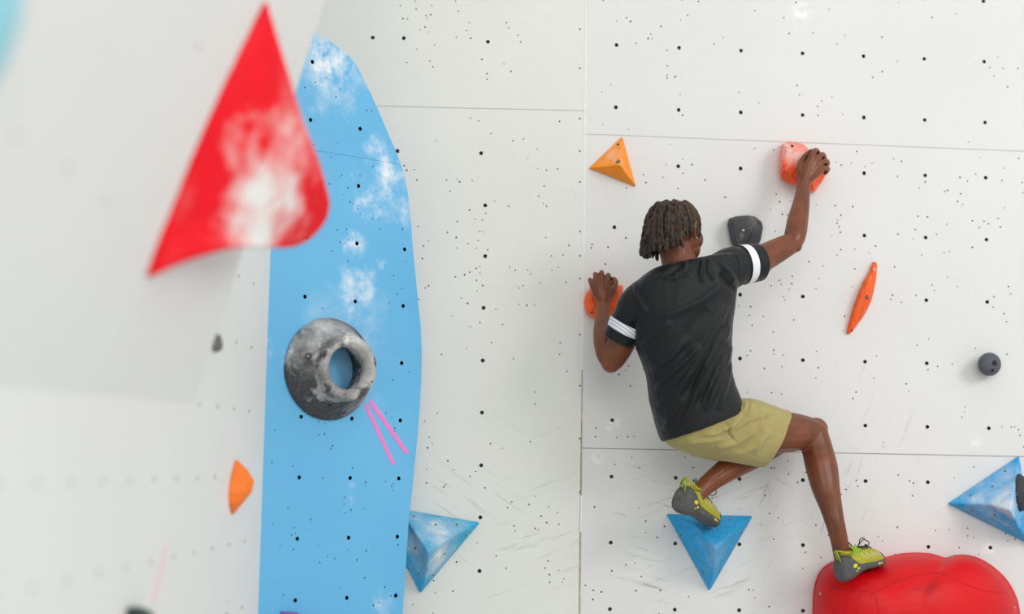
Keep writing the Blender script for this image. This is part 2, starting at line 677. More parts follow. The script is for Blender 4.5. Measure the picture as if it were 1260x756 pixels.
# core of the prow behind the blue boards
core = [BW.at(u, v, -d) for d in (0.018, 0.075) for u, v in [(p[0] - 0.003 if i < len(pts) else p[0], p[1]) for i, p in enumerate(full)]]
nf = len(full)
me = mesh_of('wall_prow', [(core, [tuple(range(nf)), tuple(range(2 * nf - 1, nf - 1, -1))] + [(i, (i + 1) % nf, nf + (i + 1) % nf, nf + i) for i in range(nf)])])
fix_normals(me)
bw = tag(link('wall_prow', me, M_BEDGE, smooth=False), 'tall blue painted end face of a climbing wall prow with a curved edge', None, None, 'structure')
bt = []
for c in range(0, 3):
    for r in range(-4, 9):
        bt.append((0.17 * S * c, (0.45626 - 0.17 * r) * S))
for above in (True, False):
    poly = clip(full, seam_v + (0.0006 if above else -0.0006), above)
    pv = np.array(poly)
    def far(u, v, d=0.02):
        return all(math.hypot(u - p[0], v - p[1]) > d for p in poly) and u > ub0 + .02
    hs = []
    for u, v in bt:
        # keep a margin to the curved edge
        ue = np.interp(-v, [-p[1] for p in reversed(pts)][0:], [p[0] for p in reversed(pts)])
        if (v > seam_v + .02) == above and abs(v - seam_v) > .02 and u < ue - 0.02 and v < pts[-1][1] - .04 and v > bot + .05:
            hs.append((u, v, TN, 0.02, 1))
    av = [(h[0], h[1]) for h in hs]
    cand = spread(rng, (ub0, 0.42, -0.75, 1.3), 150, av, 0.0016, 0.0028)
    for h in cand:
        ue = np.interp(-h[1], [-p[1] for p in reversed(pts)], [p[0] for p in reversed(pts)])
        if (h[1] > seam_v) == above and abs(h[1] - seam_v) > .012 and h[0] < ue - .02 and h[1] < pts[-1][1] - .03:
            hs.append(h)
    panel('panel', BW, poly, hs, bw, [M_BW, M_HOLE, M_WOOD, M_BEDGE])

ue_ = np.interp(-seam_v, [-p[1] for p in reversed(pts)], [p[0] for p in reversed(pts)])
joint(BW, ub0 + .002, ue_ - .004, seam_v, .0006, plain('blue_joint', (78, 152, 206), .6, .05, 0, 6), bw)

# white left side of the prow, lower upright part
M_LW = wall_paint('white_wall_paint', (231, 231, 227), [], 0.03)
ul1 = (BW.at(ub0, 0) - LW.P) @ LW.t + 0.002
ul0 = -3.2
lw = backing('wall_left', LW, ul0, ul1 + 0.0, bot, top, 0.018, 0.08, M_GAP, 'white climbing wall running from the camera to the blue prow')
lt = [(0.17 * S * c, (0.29057 - 0.17 * r) * S) for c in range(-12, 9) for r in range(-3, 6)]
hs = [(u, v, 0.0055, 0.02, 1) for u, v in lt if u < ul1 - 0.03 and u > ul0 + .05]
panel('panel', LW, [(ul0, bot), (ul1, bot), (ul1, top), (ul0, top)],
      hs + spread(rng, (0.2, ul1 - .02, -0.6, 0.9), 40, [(h[0], h[1]) for h in hs], .001, .0022), lw, [M_LW, M_HOLE, M_WOOD, M_EDGE])

# overhanging upper part: a wedge in front of the upright side
L_ov = 2.1
ua = -4.2
a0 = OW.at(0, 0)
tn_o = [(18, 169), (82, 207), (129, 248), (244, 58)]
hs = [OW.uv(x, y) + (0.0050, 0.02, 1) for x, y in tn_o]
me = mesh_of('wall_overhang', [([OW.at(ua, -.002, -.019), OW.at(-.001, -.002, -.019), OW.at(-.001, L_ov, -.019), OW.at(ua, L_ov, -.019)]
                                + [OW.at(ua, 0, -.03), OW.at(-.001, 0, -.03), OW.at(-.001, L_ov, -.019) - np.array([.62, 0, 0]), OW.at(ua, L_ov, -.019) - np.array([.62, 0, 0])],
                                [(0, 1, 2, 3), (7, 6, 5, 4), (0, 4, 5, 1), (1, 5, 6, 2), (2, 6, 7, 3), (3, 7, 4, 0)])])
fix_normals(me)
ow = tag(link('wall_overhang', me, M_LW, smooth=False), 'white overhanging upper wall leaning out above the left wall', None, None, 'structure')
panel('panel', OW, [(ua, 0), (0, 0), (0, L_ov), (ua, L_ov)], hs, ow, [M_LW, M_HOLE, M_WOOD, M_LW])

# ------------------------------------------------------------------ holds
M_BOLT = plain('steel_bolt', (176, 176, 172), 0.35, 0.1, 0, 60, 0.8)
M_DARKHOLE = plain('dark_bolt_recess', (40, 30, 26), 0.7, 0.1, 0)
M_INSERT = plain('brass_insert', (176, 150, 118), 0.5, 0.15, 0, 60, 0.2)


def rings_px(plane, rings):
    """rings = list of (pixel outline, height or heights)"""
    secs = []
    for pts, h in rings:
        hh = h if isinstance(h, (list, tuple)) else [h] * len(pts)
        secs.append([plane.hit(x, y, q) for (x, y), q in zip(pts, hh)])
    return secs


def inset(pts, k, c=None, sh=(0, 0)):
    c = np.mean(np.array(pts, float), 0) if c is None else np.array(c, float)
    return [tuple(c + (np.array(p) - c) * k + np.array(sh)) for p in pts]


def smooth_outline(pts, k=4):
    P = np.array(pts, float)
    n = len(P)
    out = []
    for i in range(n):
        a, b, c, d = P[i - 1], P[i], P[(i + 1) % n], P[(i + 2) % n]
        for s in range(k):
            t = s / k
            out.append(tuple(0.5 * (2 * b + (c - a) * t + (2 * a - 5 * b + 4 * c - d) * t * t + (3 * b - a - 3 * c + d) * t ** 3)))
    return out


def bvh_of(o):
    me = o.data
    off = np.array(o.matrix_world.translation) if o.parent is None else None
    v = [np.array(x.co) + np.array(o.location) for x in me.vertices]
    return BVHTree.FromPolygons([Vector(p) for p in v], [tuple(p.vertices) for p in me.polygons])


def surf(bvh, x, y):
    d = Vector(ray(x, y)).normalized()
    loc, no, i, dist = bvh.ray_cast(Vector(CAM), d)
    if loc is None:
        return None, None
    if no.dot(d) > 0:
        no = -no
    return np.array(loc), np.array(no)


def disc(P, n, r, h0, h1, k=12, r2=None):
    P, n = np.array(P), np.array(n)
    a = np.cross(n, (0.3, 0.2, 0.9))
    a /= np.linalg.norm(a)
    b = np.cross(n, a)
    r2 = r if r2 is None else r2
    return loft([ell(P + n * h0, a * r, b * r, k), ell(P + n * h1, a * r2, b * r2, k)])


def washer(P, n, r0, r1, h0, h1, k=14):
    """ring with a real hole in it"""
    P, n = np.array(P), np.array(n)
    a = np.cross(n, (0.3, 0.2, 0.9))
    a /= np.linalg.norm(a)
    b = np.cross(n, a)
    s = [ell(P + n * h, a * r, b * r, k) for r, h in ((r1, h0), (r1, h1), (r0, h1), (r0, h0), (r1, h0))]
    return loft(s, caps=False)


def socket(par, bvh, x, y, r=0.0045, bolt=None, rim=None):
    """bolt hole on a hold: rim ring, dark recess and, where one shows, the bolt head in it"""
    P, n = surf(bvh, x, y)
    if P is None:
        return
    me = mesh_of('bolt_hole', [disc(P, n, r, -0.004, 0.0006)])
    fix_normals(me)
    link('bolt_hole', me, M_DARKHOLE, par, smooth=False)
    if rim:
        me = mesh_of('insert_rim', [washer(P, n, r * 0.72, r * 1.15, -0.003, 0.0011)])
        fix_normals(me)
        link('insert_rim', me, rim, par, smooth=False)
    if bolt:
        me = mesh_of('bolt', [washer(P, n, r * 0.22, r * 0.55, -0.003, 0.0014)])
        fix_normals(me)
        link('bolt', me, M_BOLT, par, smooth=False)


def hold(name, parts, voxel, smooth, material, label, cat, origin, group=None, bump=None):
    me = remesh(parts, voxel, smooth, name)
    if bump:
        amp, sc = bump
        displace(me, lambda co, no: amp * nz(co, sc, 3))
    o = link(name, me, material, None, origin)
    return tag(o, label, cat, group)


def pyramid(name, plane, A, B, C, P, hp, mids, material, label, voxel=0.004, smooth=5, base=0.0, cat='climbing volume', group=None):
    """three base corners on the wall, an apex pixel at height hp, and a point on each ridge (pixel, height)"""
    b0 = [plane.hit(*q, -0.0) for q in (A, B, C)]
    b1 = [q + plane.n * 0.008 for q in b0]
    ap = plane.hit(*P, hp)
    mm = [plane.hit(x, y, h) for x, y, h in mids]
    v = b0 + b1 + mm + [ap]
    f = [(0, 1, 2), (0, 3, 4, 1), (1, 4, 5, 2), (2, 5, 3, 0)]
    for i in range(3):
        j = (i + 1) % 3
        f += [(3 + i, 3 + j, 6 + i), (3 + j, 6 + j, 6 + i), (6 + i, 6 + j, 9)]
    return hold(name, [(v, f)], voxel, smooth, material, label, cat, plane.hit(*P, 0), group)


# blue pyramid under the left foot
m = chalky('blue_volume_paint', (10, 160, 220), 0.6, 0.16, 10, [(RW.hit(885, 690, .15), .0, .10, .25)], 0.3, fine=0.16)
p1 = pyramid('pyramid_volume', RW, (819, 632.5), (926, 635), (872.5, 728), (880, 676), 0.20,
             [(853, 645, 0.10), (905, 653, 0.10), (878, 702, 0.10)], m,
             'blue three-sided pyramid volume with the climber standing on its top', smooth=8)
bv = bvh_of(p1)
for x, y in ((838, 659), (857, 678), (865, 704), (912, 656), (894, 679), (885, 704), (899, 640)):
    socket(p1, bv, x, y, 0.0042, rim=M_INSERT)

# pale blue pyramid partly behind the blue prow
m = chalky('worn_blue_volume_paint', (34, 170, 216), 0.6, 0.7, 8, [(KW.hit(530, 650, .1), .02, .16, .6), (KW.hit(540, 690, .1), .02, .12, .5)], 0.3, fine=0.2)
p2 = pyramid('pyramid_volume', KW, (462, 621), (591, 643), (517, 731), (527, 680), 0.19,
             [(502, 643, 0.10), (557, 660, 0.10), (525, 706, 0.09)], m,
             'chalk-worn pale blue pyramid volume half hidden by the blue prow edge', smooth=8)
bv = bvh_of(p2)
for x, y in ((536, 646), (562, 646), (573, 659), (547, 682), (533, 708), (511, 675), (515, 706), (509, 636)):
    socket(p2, bv, x, y, 0.0042, rim=M_INSERT)

# blue pyramid at the right
m = chalky('chalked_blue_volume_paint', (24, 162, 224), 0.6, 0.6, 9, [(RW.hit(1225, 600, .1), .0, .16, .6), (RW.hit(1240, 622, .17), 0, .07, .6)], 0.3, fine=0.16)
p3 = pyramid('pyramid_volume', RW, (1165, 620), (1253, 561), (1271, 673), (1243, 629), 0.20,
             [(1216, 621, 0.11), (1250, 592, 0.10), (1254, 650, 0.10)], m,
             'blue pyramid volume with a dark grey hold bolted on its side', smooth=8)
bv = bvh_of(p3)
for x, y in ((1194, 610), (1221, 599), (1237, 580), (1196, 628), (1224, 634), (1242, 650), (1256, 640)):
    socket(p3, bv, x, y, 0.0042, rim=M_INSERT)
P, n = surf(bv, 1253, 606)
t_ = np.array([0, 0, 1.0]) - n * n[2]
t_ /= np.linalg.norm(t_)
s_ = np.cross(t_, n)
oc = [P + t_ * y + s_ * x for x, y in ((0, .062), (.035, .035), (.05, 0), (.03, -.045), (0, -.065), (-.03, -.035), (-.038, 0), (-.02, .035))]
secs = [[q - n * 0.002 for q in oc], [q + n * 0.012 for q in oc], [P + (q - P) * 0.72 + n * 0.030 for q in oc], [P + (q - P) * 0.3 + n * 0.036 for q in oc]]
m = chalky('dark_grey_resin', (66, 66, 70), 0.7, 0.3, 14)
gh = hold('small_hold', [loft(secs)], 0.003, 4, m, 'small dark grey hold bolted on the side of a blue pyramid', 'climbing hold', P)
bv = bvh_of(gh)
for x, y in ((1250.5, 608), (1250.5, 621)):
    socket(gh, bv, x, y, 0.0045, rim=M_BOLT)

# small orange tetrahedron
m = chalky('orange_resin', (255, 148, 8), 0.4, 0.55, 24, [(RW.hit(752, 190, .03), 0, .05, .35)], 0.1)
o1 = pyramid('tetrahedron_hold', RW, (765.5, 168.5), (724.5, 207.5), (782, 230), (762.5, 203), 0.075,
             [(743, 205, 0.042), (773, 217, 0.040), (764, 184, 0.040)][2:] + [(743, 205.5, 0.042), (773.5, 218, 0.040)], m,
             'bright orange three-sided pyramid hold high on the wall near the corner', 0.0026, 3, cat='climbing hold')
bv = bvh_of(o1)
socket(o1, bv, 760.3, 199, 0.0075, bolt=True)
socket(o1, bv, 760.5, 178, 0.0045)

# orange block held by the right hand
m = chalky('orange_red_resin', (255, 92, 40), 0.4, 0.2, 20, [(RW.hit(980, 186, .09), .02, .075, .8), (RW.hit(1003, 232, .04), 0, .03, .5)], 0.12, veins=(196, 52, 22))
base = [(962, 177), (975, 174.5), (988, 177), (999, 189), (1008, 199), (1018, 210), (1014, 220), (1002, 237), (995, 236), (984, 229), (970, 226), (960, 219), (959, 198)]
front = [(968, 181), (976, 179), (985, 180.5), (994, 191), (1001, 199), (1008, 206), (1006, 213), (998, 224), (993, 223), (983, 216), (972, 214), (965, 210), (964, 198)]
o2 = hold('block_hold', [loft(rings_px(RW, [(base, 0.0), (base, 0.015), (inset(base, .97), 0.055), (front, 0.088), (inset(front, .5), 0.094)]))], 0.0028, 5, m,
          'chalk-dusted orange red block hold gripped by the raised right hand', 'climbing hold', RW.hit(985, 205, 0), bump=(0.0016, 30))
bv = bvh_of(o2)
socket(o2, bv, 974.7, 179.8, 0.0050)
o2bv = bv

# orange hold under the left hand
m = chalky('deep_orange_resin', (250, 92, 20), 0.4, 0.15, 24, (), 0.12, veins=(200, 62, 14))
base = [(718, 372), (721, 361), (729, 353), (742, 349), (757, 349), (767, 352), (766, 366), (760, 384), (748, 393), (731, 393), (721, 385)]
o3 = hold('rounded_hold', [loft(rings_px(RW, [(base, 0.0), (base, 0.012), (inset(base, .93), 0.045), (inset(base, .72, sh=(1, -1)), 0.066), (inset(base, .35), 0.074)]))], 0.0028, 4, m,
          'faceted orange hold under the left hand beside the wall corner', 'climbing hold', RW.hit(742, 372, 0), bump=(0.0015, 28))
bv = bvh_of(o3)
socket(o3, bv, 728, 385, 0.0036)
o3bv = bv

# black dual-texture hold
m = chalky('black_resin', (60, 61, 64), 0.55, 0.25, 18, [(RW.hit(930, 275, .06), 0, .04, .2)], 0.1)
base = [(895, 276), (897, 269), (906, 266), (920, 265), (929, 266.5), (937, 273), (939, 280), (936, 296), (930, 308), (916, 313), (905, 309), (899, 297)]
front = [(901, 273), (904, 270.5), (911, 269.5), (919, 268.5), (924, 269), (927, 272), (927.5, 278), (925, 291), (921, 301), (914, 306), (908, 303), (903.5, 294)]
o4 = hold('black_hold', [loft(rings_px(RW, [(base, 0.0), (base, 0.012), (inset(base, .98), 0.03), (front, 0.062), (inset(front, .5), 0.066)]))], 0.0026, 2, m,
          'matte black wedge hold above the climber\'s right shoulder', 'climbing hold', RW.hit(916, 285, 0))
bv = bvh_of(o4)
socket(o4, bv, 914.5, 283.5, 0.0080, bolt=True)
m2 = plain('black_resin_groove', (44, 45, 48), 0.6)
gp = [surf(bv, 928.5 - 10 * t, 279 + 24 * t) for t in np.linspace(0, 1, 7)]
gp = [p + n * 0.0003 for p, n in gp if p is not None]
if len(gp) > 2:
    link('groove_line', mesh_of('groove_line', [tube(gp, [0.0011] * len(gp), 6, k=2)]), m2, o4)

# long orange sliver
m = chalky('bright_orange_resin', (250, 98, 22), 0.45, 0.2, 30, (), 0.15, veins=(205, 70, 16))
ax = np.array([(1077, 323), (1074, 336), (1069, 350), (1064.5, 364), (1059, 378), (1052, 393), (1045.5, 407), (1043, 411)])
wd = [2.6, 5.0, 8.0, 9.4, 9.0, 6.8, 3.6, 1.8]
hh = [0.018, 0.026, 0.036, 0.042, 0.038, 0.028, 0.018, 0.012]
secs = []
for (x, y), wv, h in zip(ax, wd, hh):
    d = np.array([ax[-1][0] - ax[0][0], ax[-1][1] - ax[0][1]])
    d = d / np.linalg.norm(d)
    nn = np.array([-d[1], d[0]])
    sec = []
    for g, q in ((-1, 0), (-.92, .5), (-.5, .9), (0.1, 1), (.55, .85), (.95, .45), (1, 0), (0, -.05)):
        a = np.array([x, y]) - nn * wv * g
        sec.append(RW.hit(a[0], a[1], max(0, h * q)))
    secs.append(sec)
o5 = hold('sliver_hold', [loft(secs)], 0.0022, 3, m, 'long narrow orange hold with pointed ends set diagonally', 'climbing hold', RW.hit(1061, 367, 0), bump=(0.0012, 40))
bv = bvh_of(o5)
socket(o5, bv, 1067, 366, 0.0070, bolt=True)
socket(o5, bv, 1048, 406.5, 0.0042)
socket(o5, bv, 1075.8, 331.5, 0.0038, rim=M_BOLT)

# grey ball hold
m = chalky('grey_ball_resin', (84, 88, 96), 0.6, 0.35, 22, (), 0.15)
secs = []
cx, cy, rr = 1217.5, 448.5, 14.6
for q, h in ((.62, 0), (.80, .010), (.95, .026), (1.0, .042), (.97, .056), (.86, .068), (.66, .077), (.38, .082), (.1, .083)):
    secs.append([RW.hit(cx + rr * q * math.cos(a), cy + rr * q * math.sin(a), h) for a in np.linspace(0, 2 * math.pi, 24, endpoint=False)])
o6 = hold('ball_hold', [loft(secs)], 0.0026, 3, m, 'small dark grey ball hold with two holes like a bowling ball', 'climbing hold', RW.hit(cx, cy, 0))
bv = bvh_of(o6)
socket(o6, bv, 1224, 447, 0.0098)
socket(o6, bv, 1221, 456, 0.0062)

# big red volume
m = N('red_fibreglass', 0.46)
cc = m.mix(m.ramp(m.noise(5, 4), .35, .7), lin((220, 6, 16)), lin((200, 3, 14)))
sc_ = m.noise(1.0, 5, .65, m.scalepos((10, 10, 60), (0, .3, 0)))
cc = m.mix(m.math('MULTIPLY', m.blob(RW.hit(1120, 690, .26), .0, .22), m.ramp(sc_, .55, .70)), cc, lin((120, 40, 40)))
cc = m.mix(m.ramp(m.noise(1.0, 5, .7, m.scalepos((14, 14, 40), (0, -.6, 0))), .68, .8, 0, .4), cc, lin((230, 120, 110)))
m.color(cc)
m.b.inputs['Specular IOR Level'].default_value = 0.25
m.bump(m.noise(120, 2), .06)
out = [(1000, 745), (1001, 726), (1007, 706), (1022, 692), (1046, 688), (1072, 690), (1092, 685), (1110, 681), (1130, 680), (1150, 682), (1164, 687), (1171, 684), (1186, 682.5),
       (1203, 686), (1222, 697), (1238, 712), (1249, 730), (1255, 750), (1254, 775), (1240, 800), (1212, 822), (1170, 838), (1120, 842), (1070, 836), (1030, 818), (1008, 790), (1000, 765)]
out = smooth_outline(out, 2)
lobe = (1120, 770)
def shrink(pts, k, c, pull=(0, 0)):
    return [tuple(np.array(c) + (np.array(p) - np.array(c)) * k + np.array(pull)) for p in pts]
rr_ = [(out, 0.0), (out, 0.018), (shrink(out, .985, lobe), .024)]
for s_ in (.965, .95, .93, .90, .86, .80, .72, .62, .50, .36, .20, .06):
    rr_.append((shrink(out, s_, (1112, 772)), 0.030 + .215 * (1 - (s_ / .972) ** 2.6) ** .55))
secs = rings_px(RW, rr_)
o7 = hold('dome_volume', [loft(secs)], 0.0055, 5, m.m, 'big glossy red domed volume under the climber\'s right foot', 'climbing volume', RW.hit(1120, 770, 0))
redbv = bvh_of(o7)
for x, y in ((1009.5, 731), (1171.5, 686), (1248.5, 748)):
    P, n = surf(redbv, x, y)
    if P is not None:
        me = mesh_of('screw', [disc(P, n, .0055, -.004, .0018, 12, .0042)])
        fix_normals(me)
        link('screw', me, M_BOLT, o7)

M_GROOVE = plain('dark_red_groove', (186, 6, 16), 0.5)
for pth in ([(1020, 722), (1040, 727), (1062, 728), (1074, 731), (1079, 742), (1083, 765)], [(1070, 734), (1090, 722), (1115, 712), (1140, 706), (1165, 708), (1190, 720), (1215, 728), (1238, 729)]):
    gp = [surf(redbv, x, y) for x, y in spline(pth, 6)]
    gp = [p + n * .0002 for p, n in gp if p is not None]
    if len(gp) > 2:
        link('groove_line', mesh_of('groove_line', [tube(gp, [.0011] * len(gp), 6, k=1)]), M_GROOVE, o7)

# grey ring hold on the blue face
m = chalky('grey_black_resin', (66, 66, 67), 0.7, 0.7, 8, [(BW.hit(404, 454.5) + BW.n * .135, .090, .104, .55), (BW.hit(440, 492, .04), .0, .09, .6), (BW.hit(400, 405, .04), .02, .13, .6), (BW.hit(372, 430, .02), .0, .10, .4)], 0.3, fine=.15)
c0 = BW.hit(404, 454.5)
R0 = 0.158
prof = [(R0, 0), (R0, .008), (R0 * .97, .018), (R0 * .88, .040), (R0 * .76, .068), (R0 * .655, .092), (R0 * .645, .112), (R0 * .60, .123), (R0 * .50, .123), (R0 * .445, .114), (R0 * .41, .102),
        (R0 * .43, .06), (R0 * .56, 0), (R0, 0)]
secs = [ell(c0 + BW.n * h, BW.t * r, BW.v * r, 40) for r, h in prof]
v, f = loft(secs, caps=False)
o8 = hold('ring_hold', [(v, f)], 0.0030, 3, m, 'round grey ring hold with a hole through its middle on the blue wall', 'climbing hold', c0, bump=(0.0012, 18))
bv = bvh_of(o8)
socket(o8, bv, 379.5, 438.5, 0.0100, bolt=True)
socket(o8, bv, 406, 499, 0.0050)
socket(o8, bv, 431, 408, 0.0032)
socket(o8, bv, 457.5, 470, 0.0036, rim=M_BOLT)

# tape on the blue wall below the ring
M_PINK = plain('pink_tape', (248, 130, 206), 0.6, 0.03, 0.05)
M_PALEPINK = plain('pale_pink_tape', (244, 206, 210), 0.6, 0.03, 0.05)


def tape(plane, a, b, wpx, material, label):
    A, B = plane.hit(*a), plane.hit(*b)
    d = (B - A) / np.linalg.norm(B - A)
    s = np.cross(d, plane.n) * wpx * np.linalg.norm(A - CAM) / FPX / 2
    P = []
    for h in (0.0, 0.0009):
        for q, g, e in ((A, -1, .0), (A, 1, 0.003), (B, 1, -.003), (B, -1, .002)):
            P.append(q + s * g + d * e + plane.n * h)
    me = mesh_of('tape_strip', [(P, [(3, 2, 1, 0), (4, 5, 6, 7), (0, 1, 5, 4), (1, 2, 6, 5), (2, 3, 7, 6), (3, 0, 4, 7)])])
    fix_normals(me)
    return tag(link('tape_strip', me, material, None, A, smooth=False), label, 'tape')


tape(BW, (449.5, 498), (484.5, 572), 5.2, M_PINK, 'steeper, lower-reaching strip of pink tape below the grey ring hold')
tape(BW, (455, 493), (501, 558.5), 5.6, M_PINK, 'pink tape strip below the ring hold, closer to the blue edge')
tape(LW, (205, 672), (188, 742), 11, M_PALEPINK, 'pale pink strip of tape on the white left wall')

# red fin hold on the overhang, close to the camera
fin = chalky('red_resin', (242, 14, 32), 0.42, 0.12, 8, [(OW.hit(355, 240, .17), .05, .20, 1.0), (OW.hit(320, 285, .12), .0, .16, .6), (OW.hit(372, 160, .13), .0, .16, .35)], 0.1)
# sections from the lower-left tip up to the top tip: wall edge (pixel), crest (pixel, height); the far foot follows
rows = [((178, 344), (186, 341), .012), ((184, 324), (224, 323), .05), ((194, 295), (292, 304), .11), ((206, 265), (368, 303), .17),
        ((220, 230), (405, 264), .20), ((238, 185), (398, 212), .18), ((262, 130), (373, 145), .125), ((288, 75), (351, 75), .07),
        ((311, 28), (336, 28), .03), ((323, 4), (327, 3), .006)]
raw = []
for a, b, h in rows:
    pa = OW.hit(a[0], a[1], 0)
    pb = OW.hit(b[0], b[1], h)
    pf = pa + OW.t * (0.03 + 1.9 * h) + OW.v * 0.02
    pm1 = pa * .5 + pb * .5 + OW.n * h * .16
    pm2 = pb * .5 + pf * .5 + OW.n * h * .22
    raw.append(spline([pa, pm1, pb, pm2, pf], 4))
raw = np.array(raw)
cols = [spline(raw[:, i], 5) for i in range(raw.shape[1])]
secs = [list(s_) for s_ in np.array(cols).transpose(1, 0, 2)]
fin.node_tree.nodes['Principled BSDF'].inputs['Specular IOR Level'].default_value = 0.15
o9 = hold('fin_hold', [loft(secs)], 0.005, 5, fin, 'large red fin-shaped hold with chalky white belly on the overhang', 'climbing hold', OW.hit(250, 175))

# orange half-round hold on the left wall
m = plain('smooth_orange_resin', (255, 128, 42), 0.5, 0.04, 0.05)
secs = []
for (x, y), wv, h in zip([(289.5, 566), (287, 578), (284.5, 592), (283, 606), (282.5, 620), (284.5, 634)], (.01, .04, .06, .06, .04, .01), (.004, .036, .058, .054, .032, .004)):
    P = LW.hit(x, y)
    secs.append([P - LW.t * wv * .3, P - LW.t * wv * .1 + LW.n * h * .75, P + LW.t * wv * .5 + LW.n * h, P + LW.t * wv * 1.2 + LW.n * h * .6, P + LW.t * wv * 1.5])
hold('wedge_hold', [loft(secs)], 0.0035, 4, m, 'smooth orange half-moon hold on the white left wall', 'climbing hold', LW.hit(284, 600))

# small grey hold, dark green hold and purple hold, cyan hold
m = chalky('grey_small_resin', (112, 110, 106), 0.6, 0.3, 30)
P = LW.hit(264, 424)
secs = [[P + LW.t * a * k + LW.v * b * k + LW.n * h for a, b in ((-.06, -.03), (.03, -.035), (.07, -.01), (.03, .03), (.0, .055))] for k, h in ((.55, 0), (.55, .006), (.4, .016), (.15, .02))]
hold('chip_hold', [loft(secs)], 0.003, 3, m, 'tiny grey chip hold beside the overhang edge', 'climbing hold', P)
m = plain('dark_green_resin', (40, 58, 50), 0.5)
P = LW.hit(160, 772)
secs = [[P + LW.t * a * k + LW.v * b * k + LW.n * h for a, b in ((-.07, -.03), (-.02, -.05), (.05, -.04), (.08, 0), (.04, .04), (-.03, .045))] for k, h in ((1, 0), (1, .012), (.75, .04), (.3, .05))]
hold('dark_hold', [loft(secs)], 0.004, 3, m, 'dark green hold cut off by the lower edge on the left wall', 'climbing hold', P)
m = chalky('purple_resin', (140, 104, 176), 0.6, 0.4, 16)
P = BW.hit(360, 776)
secs = [[P + BW.t * a * k + BW.v * b * k + BW.n * h for a, b in ((-.05, -.06), (.06, -.07), (.085, -.02), (.07, .028), (.0, .055), (-.045, .058))] for k, h in ((1, 0), (1, .015), (.85, .045), (.4, .06))]
hold('purple_hold', [loft(secs)], 0.0035, 3, m, 'purple hold at the foot of the blue wall below the ring', 'climbing hold', P)
m = plain('cyan_resin', (150, 214, 226), 0.5)
P = OW.hit(-26, 40)
secs = [[P + OW.t * a * k + OW.v * b * k + OW.n * h for a, b in ((-.10, -.10), (.0, -.13), (.06, -.04), (.06, .06), (.0, .13), (-.10, .08))] for k, h in ((1, 0), (1, .01), (.8, .03), (.3, .04))]
hold('cyan_hold', [loft(secs)], 0.004, 3, m, 'pale cyan hold on the overhang left of the red fin hold', 'climbing hold', P)

# ------------------------------------------------------------------ the climber
def J(x, y, h):
    return RW.hit(x, y, h)


def mpp(P):
    """metres per pixel at a point"""
    return float((np.array(P) - CAM) @ FWD) / FPX


def limb(pts, flat=1.0, n=16, **k):
    """pts = (px, py, height over the wall, radius in px)"""
    P = [J(x, y, h) for x, y, h, r in pts]
    return tube(P, [r * mpp(p) for p, (x, y, h, r) in zip(P, pts)], n, flat, **k)


def span(L, R, h, th, n=28, pw=2.2, tilt=0.0):
    """cross-section between two outline pixels, half thickness th along the wall normal"""
    a, b = J(L[0], L[1], h + tilt), J(R[0], R[1], h - tilt)
    return ell((a + b) / 2, (b - a) / 2, RW.n * th, n, pw)


def refine(secs, k=3):
    A = np.array(secs)
    return [list(s) for s in np.array([spline(A[:, i], k) for i in range(A.shape[1])]).transpose(1, 0, 2)]


# ---- head: local frame x right, y towards the face, z up
face = RW.t * 0.70 - RW.n * 0.70 + np.array([0, 0, 0.08])
face /= np.linalg.norm(face)
hz = np.array([-0.02, 0, 1.0])
hz = hz - face * (hz @ face)
hz /= np.linalg.norm(hz)
hx = np.cross(face, hz)
HM = np.stack([hx, face, hz], 1)
HC = J(831.5, 287, 0.36)


def hd(x, y, z):
    return HC + HM @ np.array([x, y, z])


def hball(c, rx, ry, rz, n=22, m=14):
    return ball(hd(*c), rx, ry, rz, HM, n, m)


head = [hball((0, -0.012, 0.024), 0.0695, 0.088, 0.073), hball((0, 0.030, -0.010), 0.061, 0.062, 0.076),
        hball((0, 0.040, -0.052), 0.054, 0.052, 0.042), hball((0, 0.070, -0.076), 0.022, 0.022, 0.018),
        hball((0, 0.076, 0.028), 0.042, 0.016, 0.014), hball((0.027, 0.055, -0.020), 0.033, 0.034, 0.036), hball((-0.027, 0.055, -0.020), 0.033, 0.034, 0.036),
        tube([hd(0, .088, .022), hd(0, .100, 0), hd(0, .108, -.014)], [.008, .009, .012], 10),
        hball((.012, .098, -.017), .010, .010, .008, 10, 8), hball((-.012, .098, -.017), .010, .010, .008, 10, 8),
        tube([hd(-.024, .084, -.045), hd(0, .095, -.041), hd(.024, .084, -.045)], [.004, .0065, .004], 8),
        tube([hd(-.022, .083, -.054), hd(0, .094, -.054), hd(.022, .083, -.054)], [.004, .0075, .004], 8)]
for s in (-1, 1):
    head += [hball((s * .031, .080, .012), .014, .011, .010, 12, 8)]
    ear = [hd(s * .072, .002, .020), hd(s * .080, -.008, .026), hd(s * .083, -.018, .016), hd(s * .080, -.018, -.004), hd(s * .073, -.004, -.020), hd(s * .069, .002, -.022)]
    head += [tube(ear, [.005, .006, .0065, .006, .006, .005], 8), hball((s * .073, -.006, .002), .006, .014, .022, 10, 8)]

# ---- skin: arms, hands, torso core, legs, feet core
flesh = list(head)
flesh += [limb([(829, 300, .36, 21), (833, 316, .36, 20.5), (838, 332, .36, 24), (841, 350, .35, 30)])]
flesh += [loft(refine([span((816, 346), (864, 336), .35, .04), span((800, 364), (886, 344), .35, .065), span((792, 388), (893, 364), .35, .09),
                       span((792, 430), (893, 410), .33, .09), span((806, 470), (893, 455), .31, .085), span((812, 505), (902, 485), .30, .085),
                       span((828, 540), (905, 510), .29, .09), span((845, 552), (905, 525), .28, .07)]))]
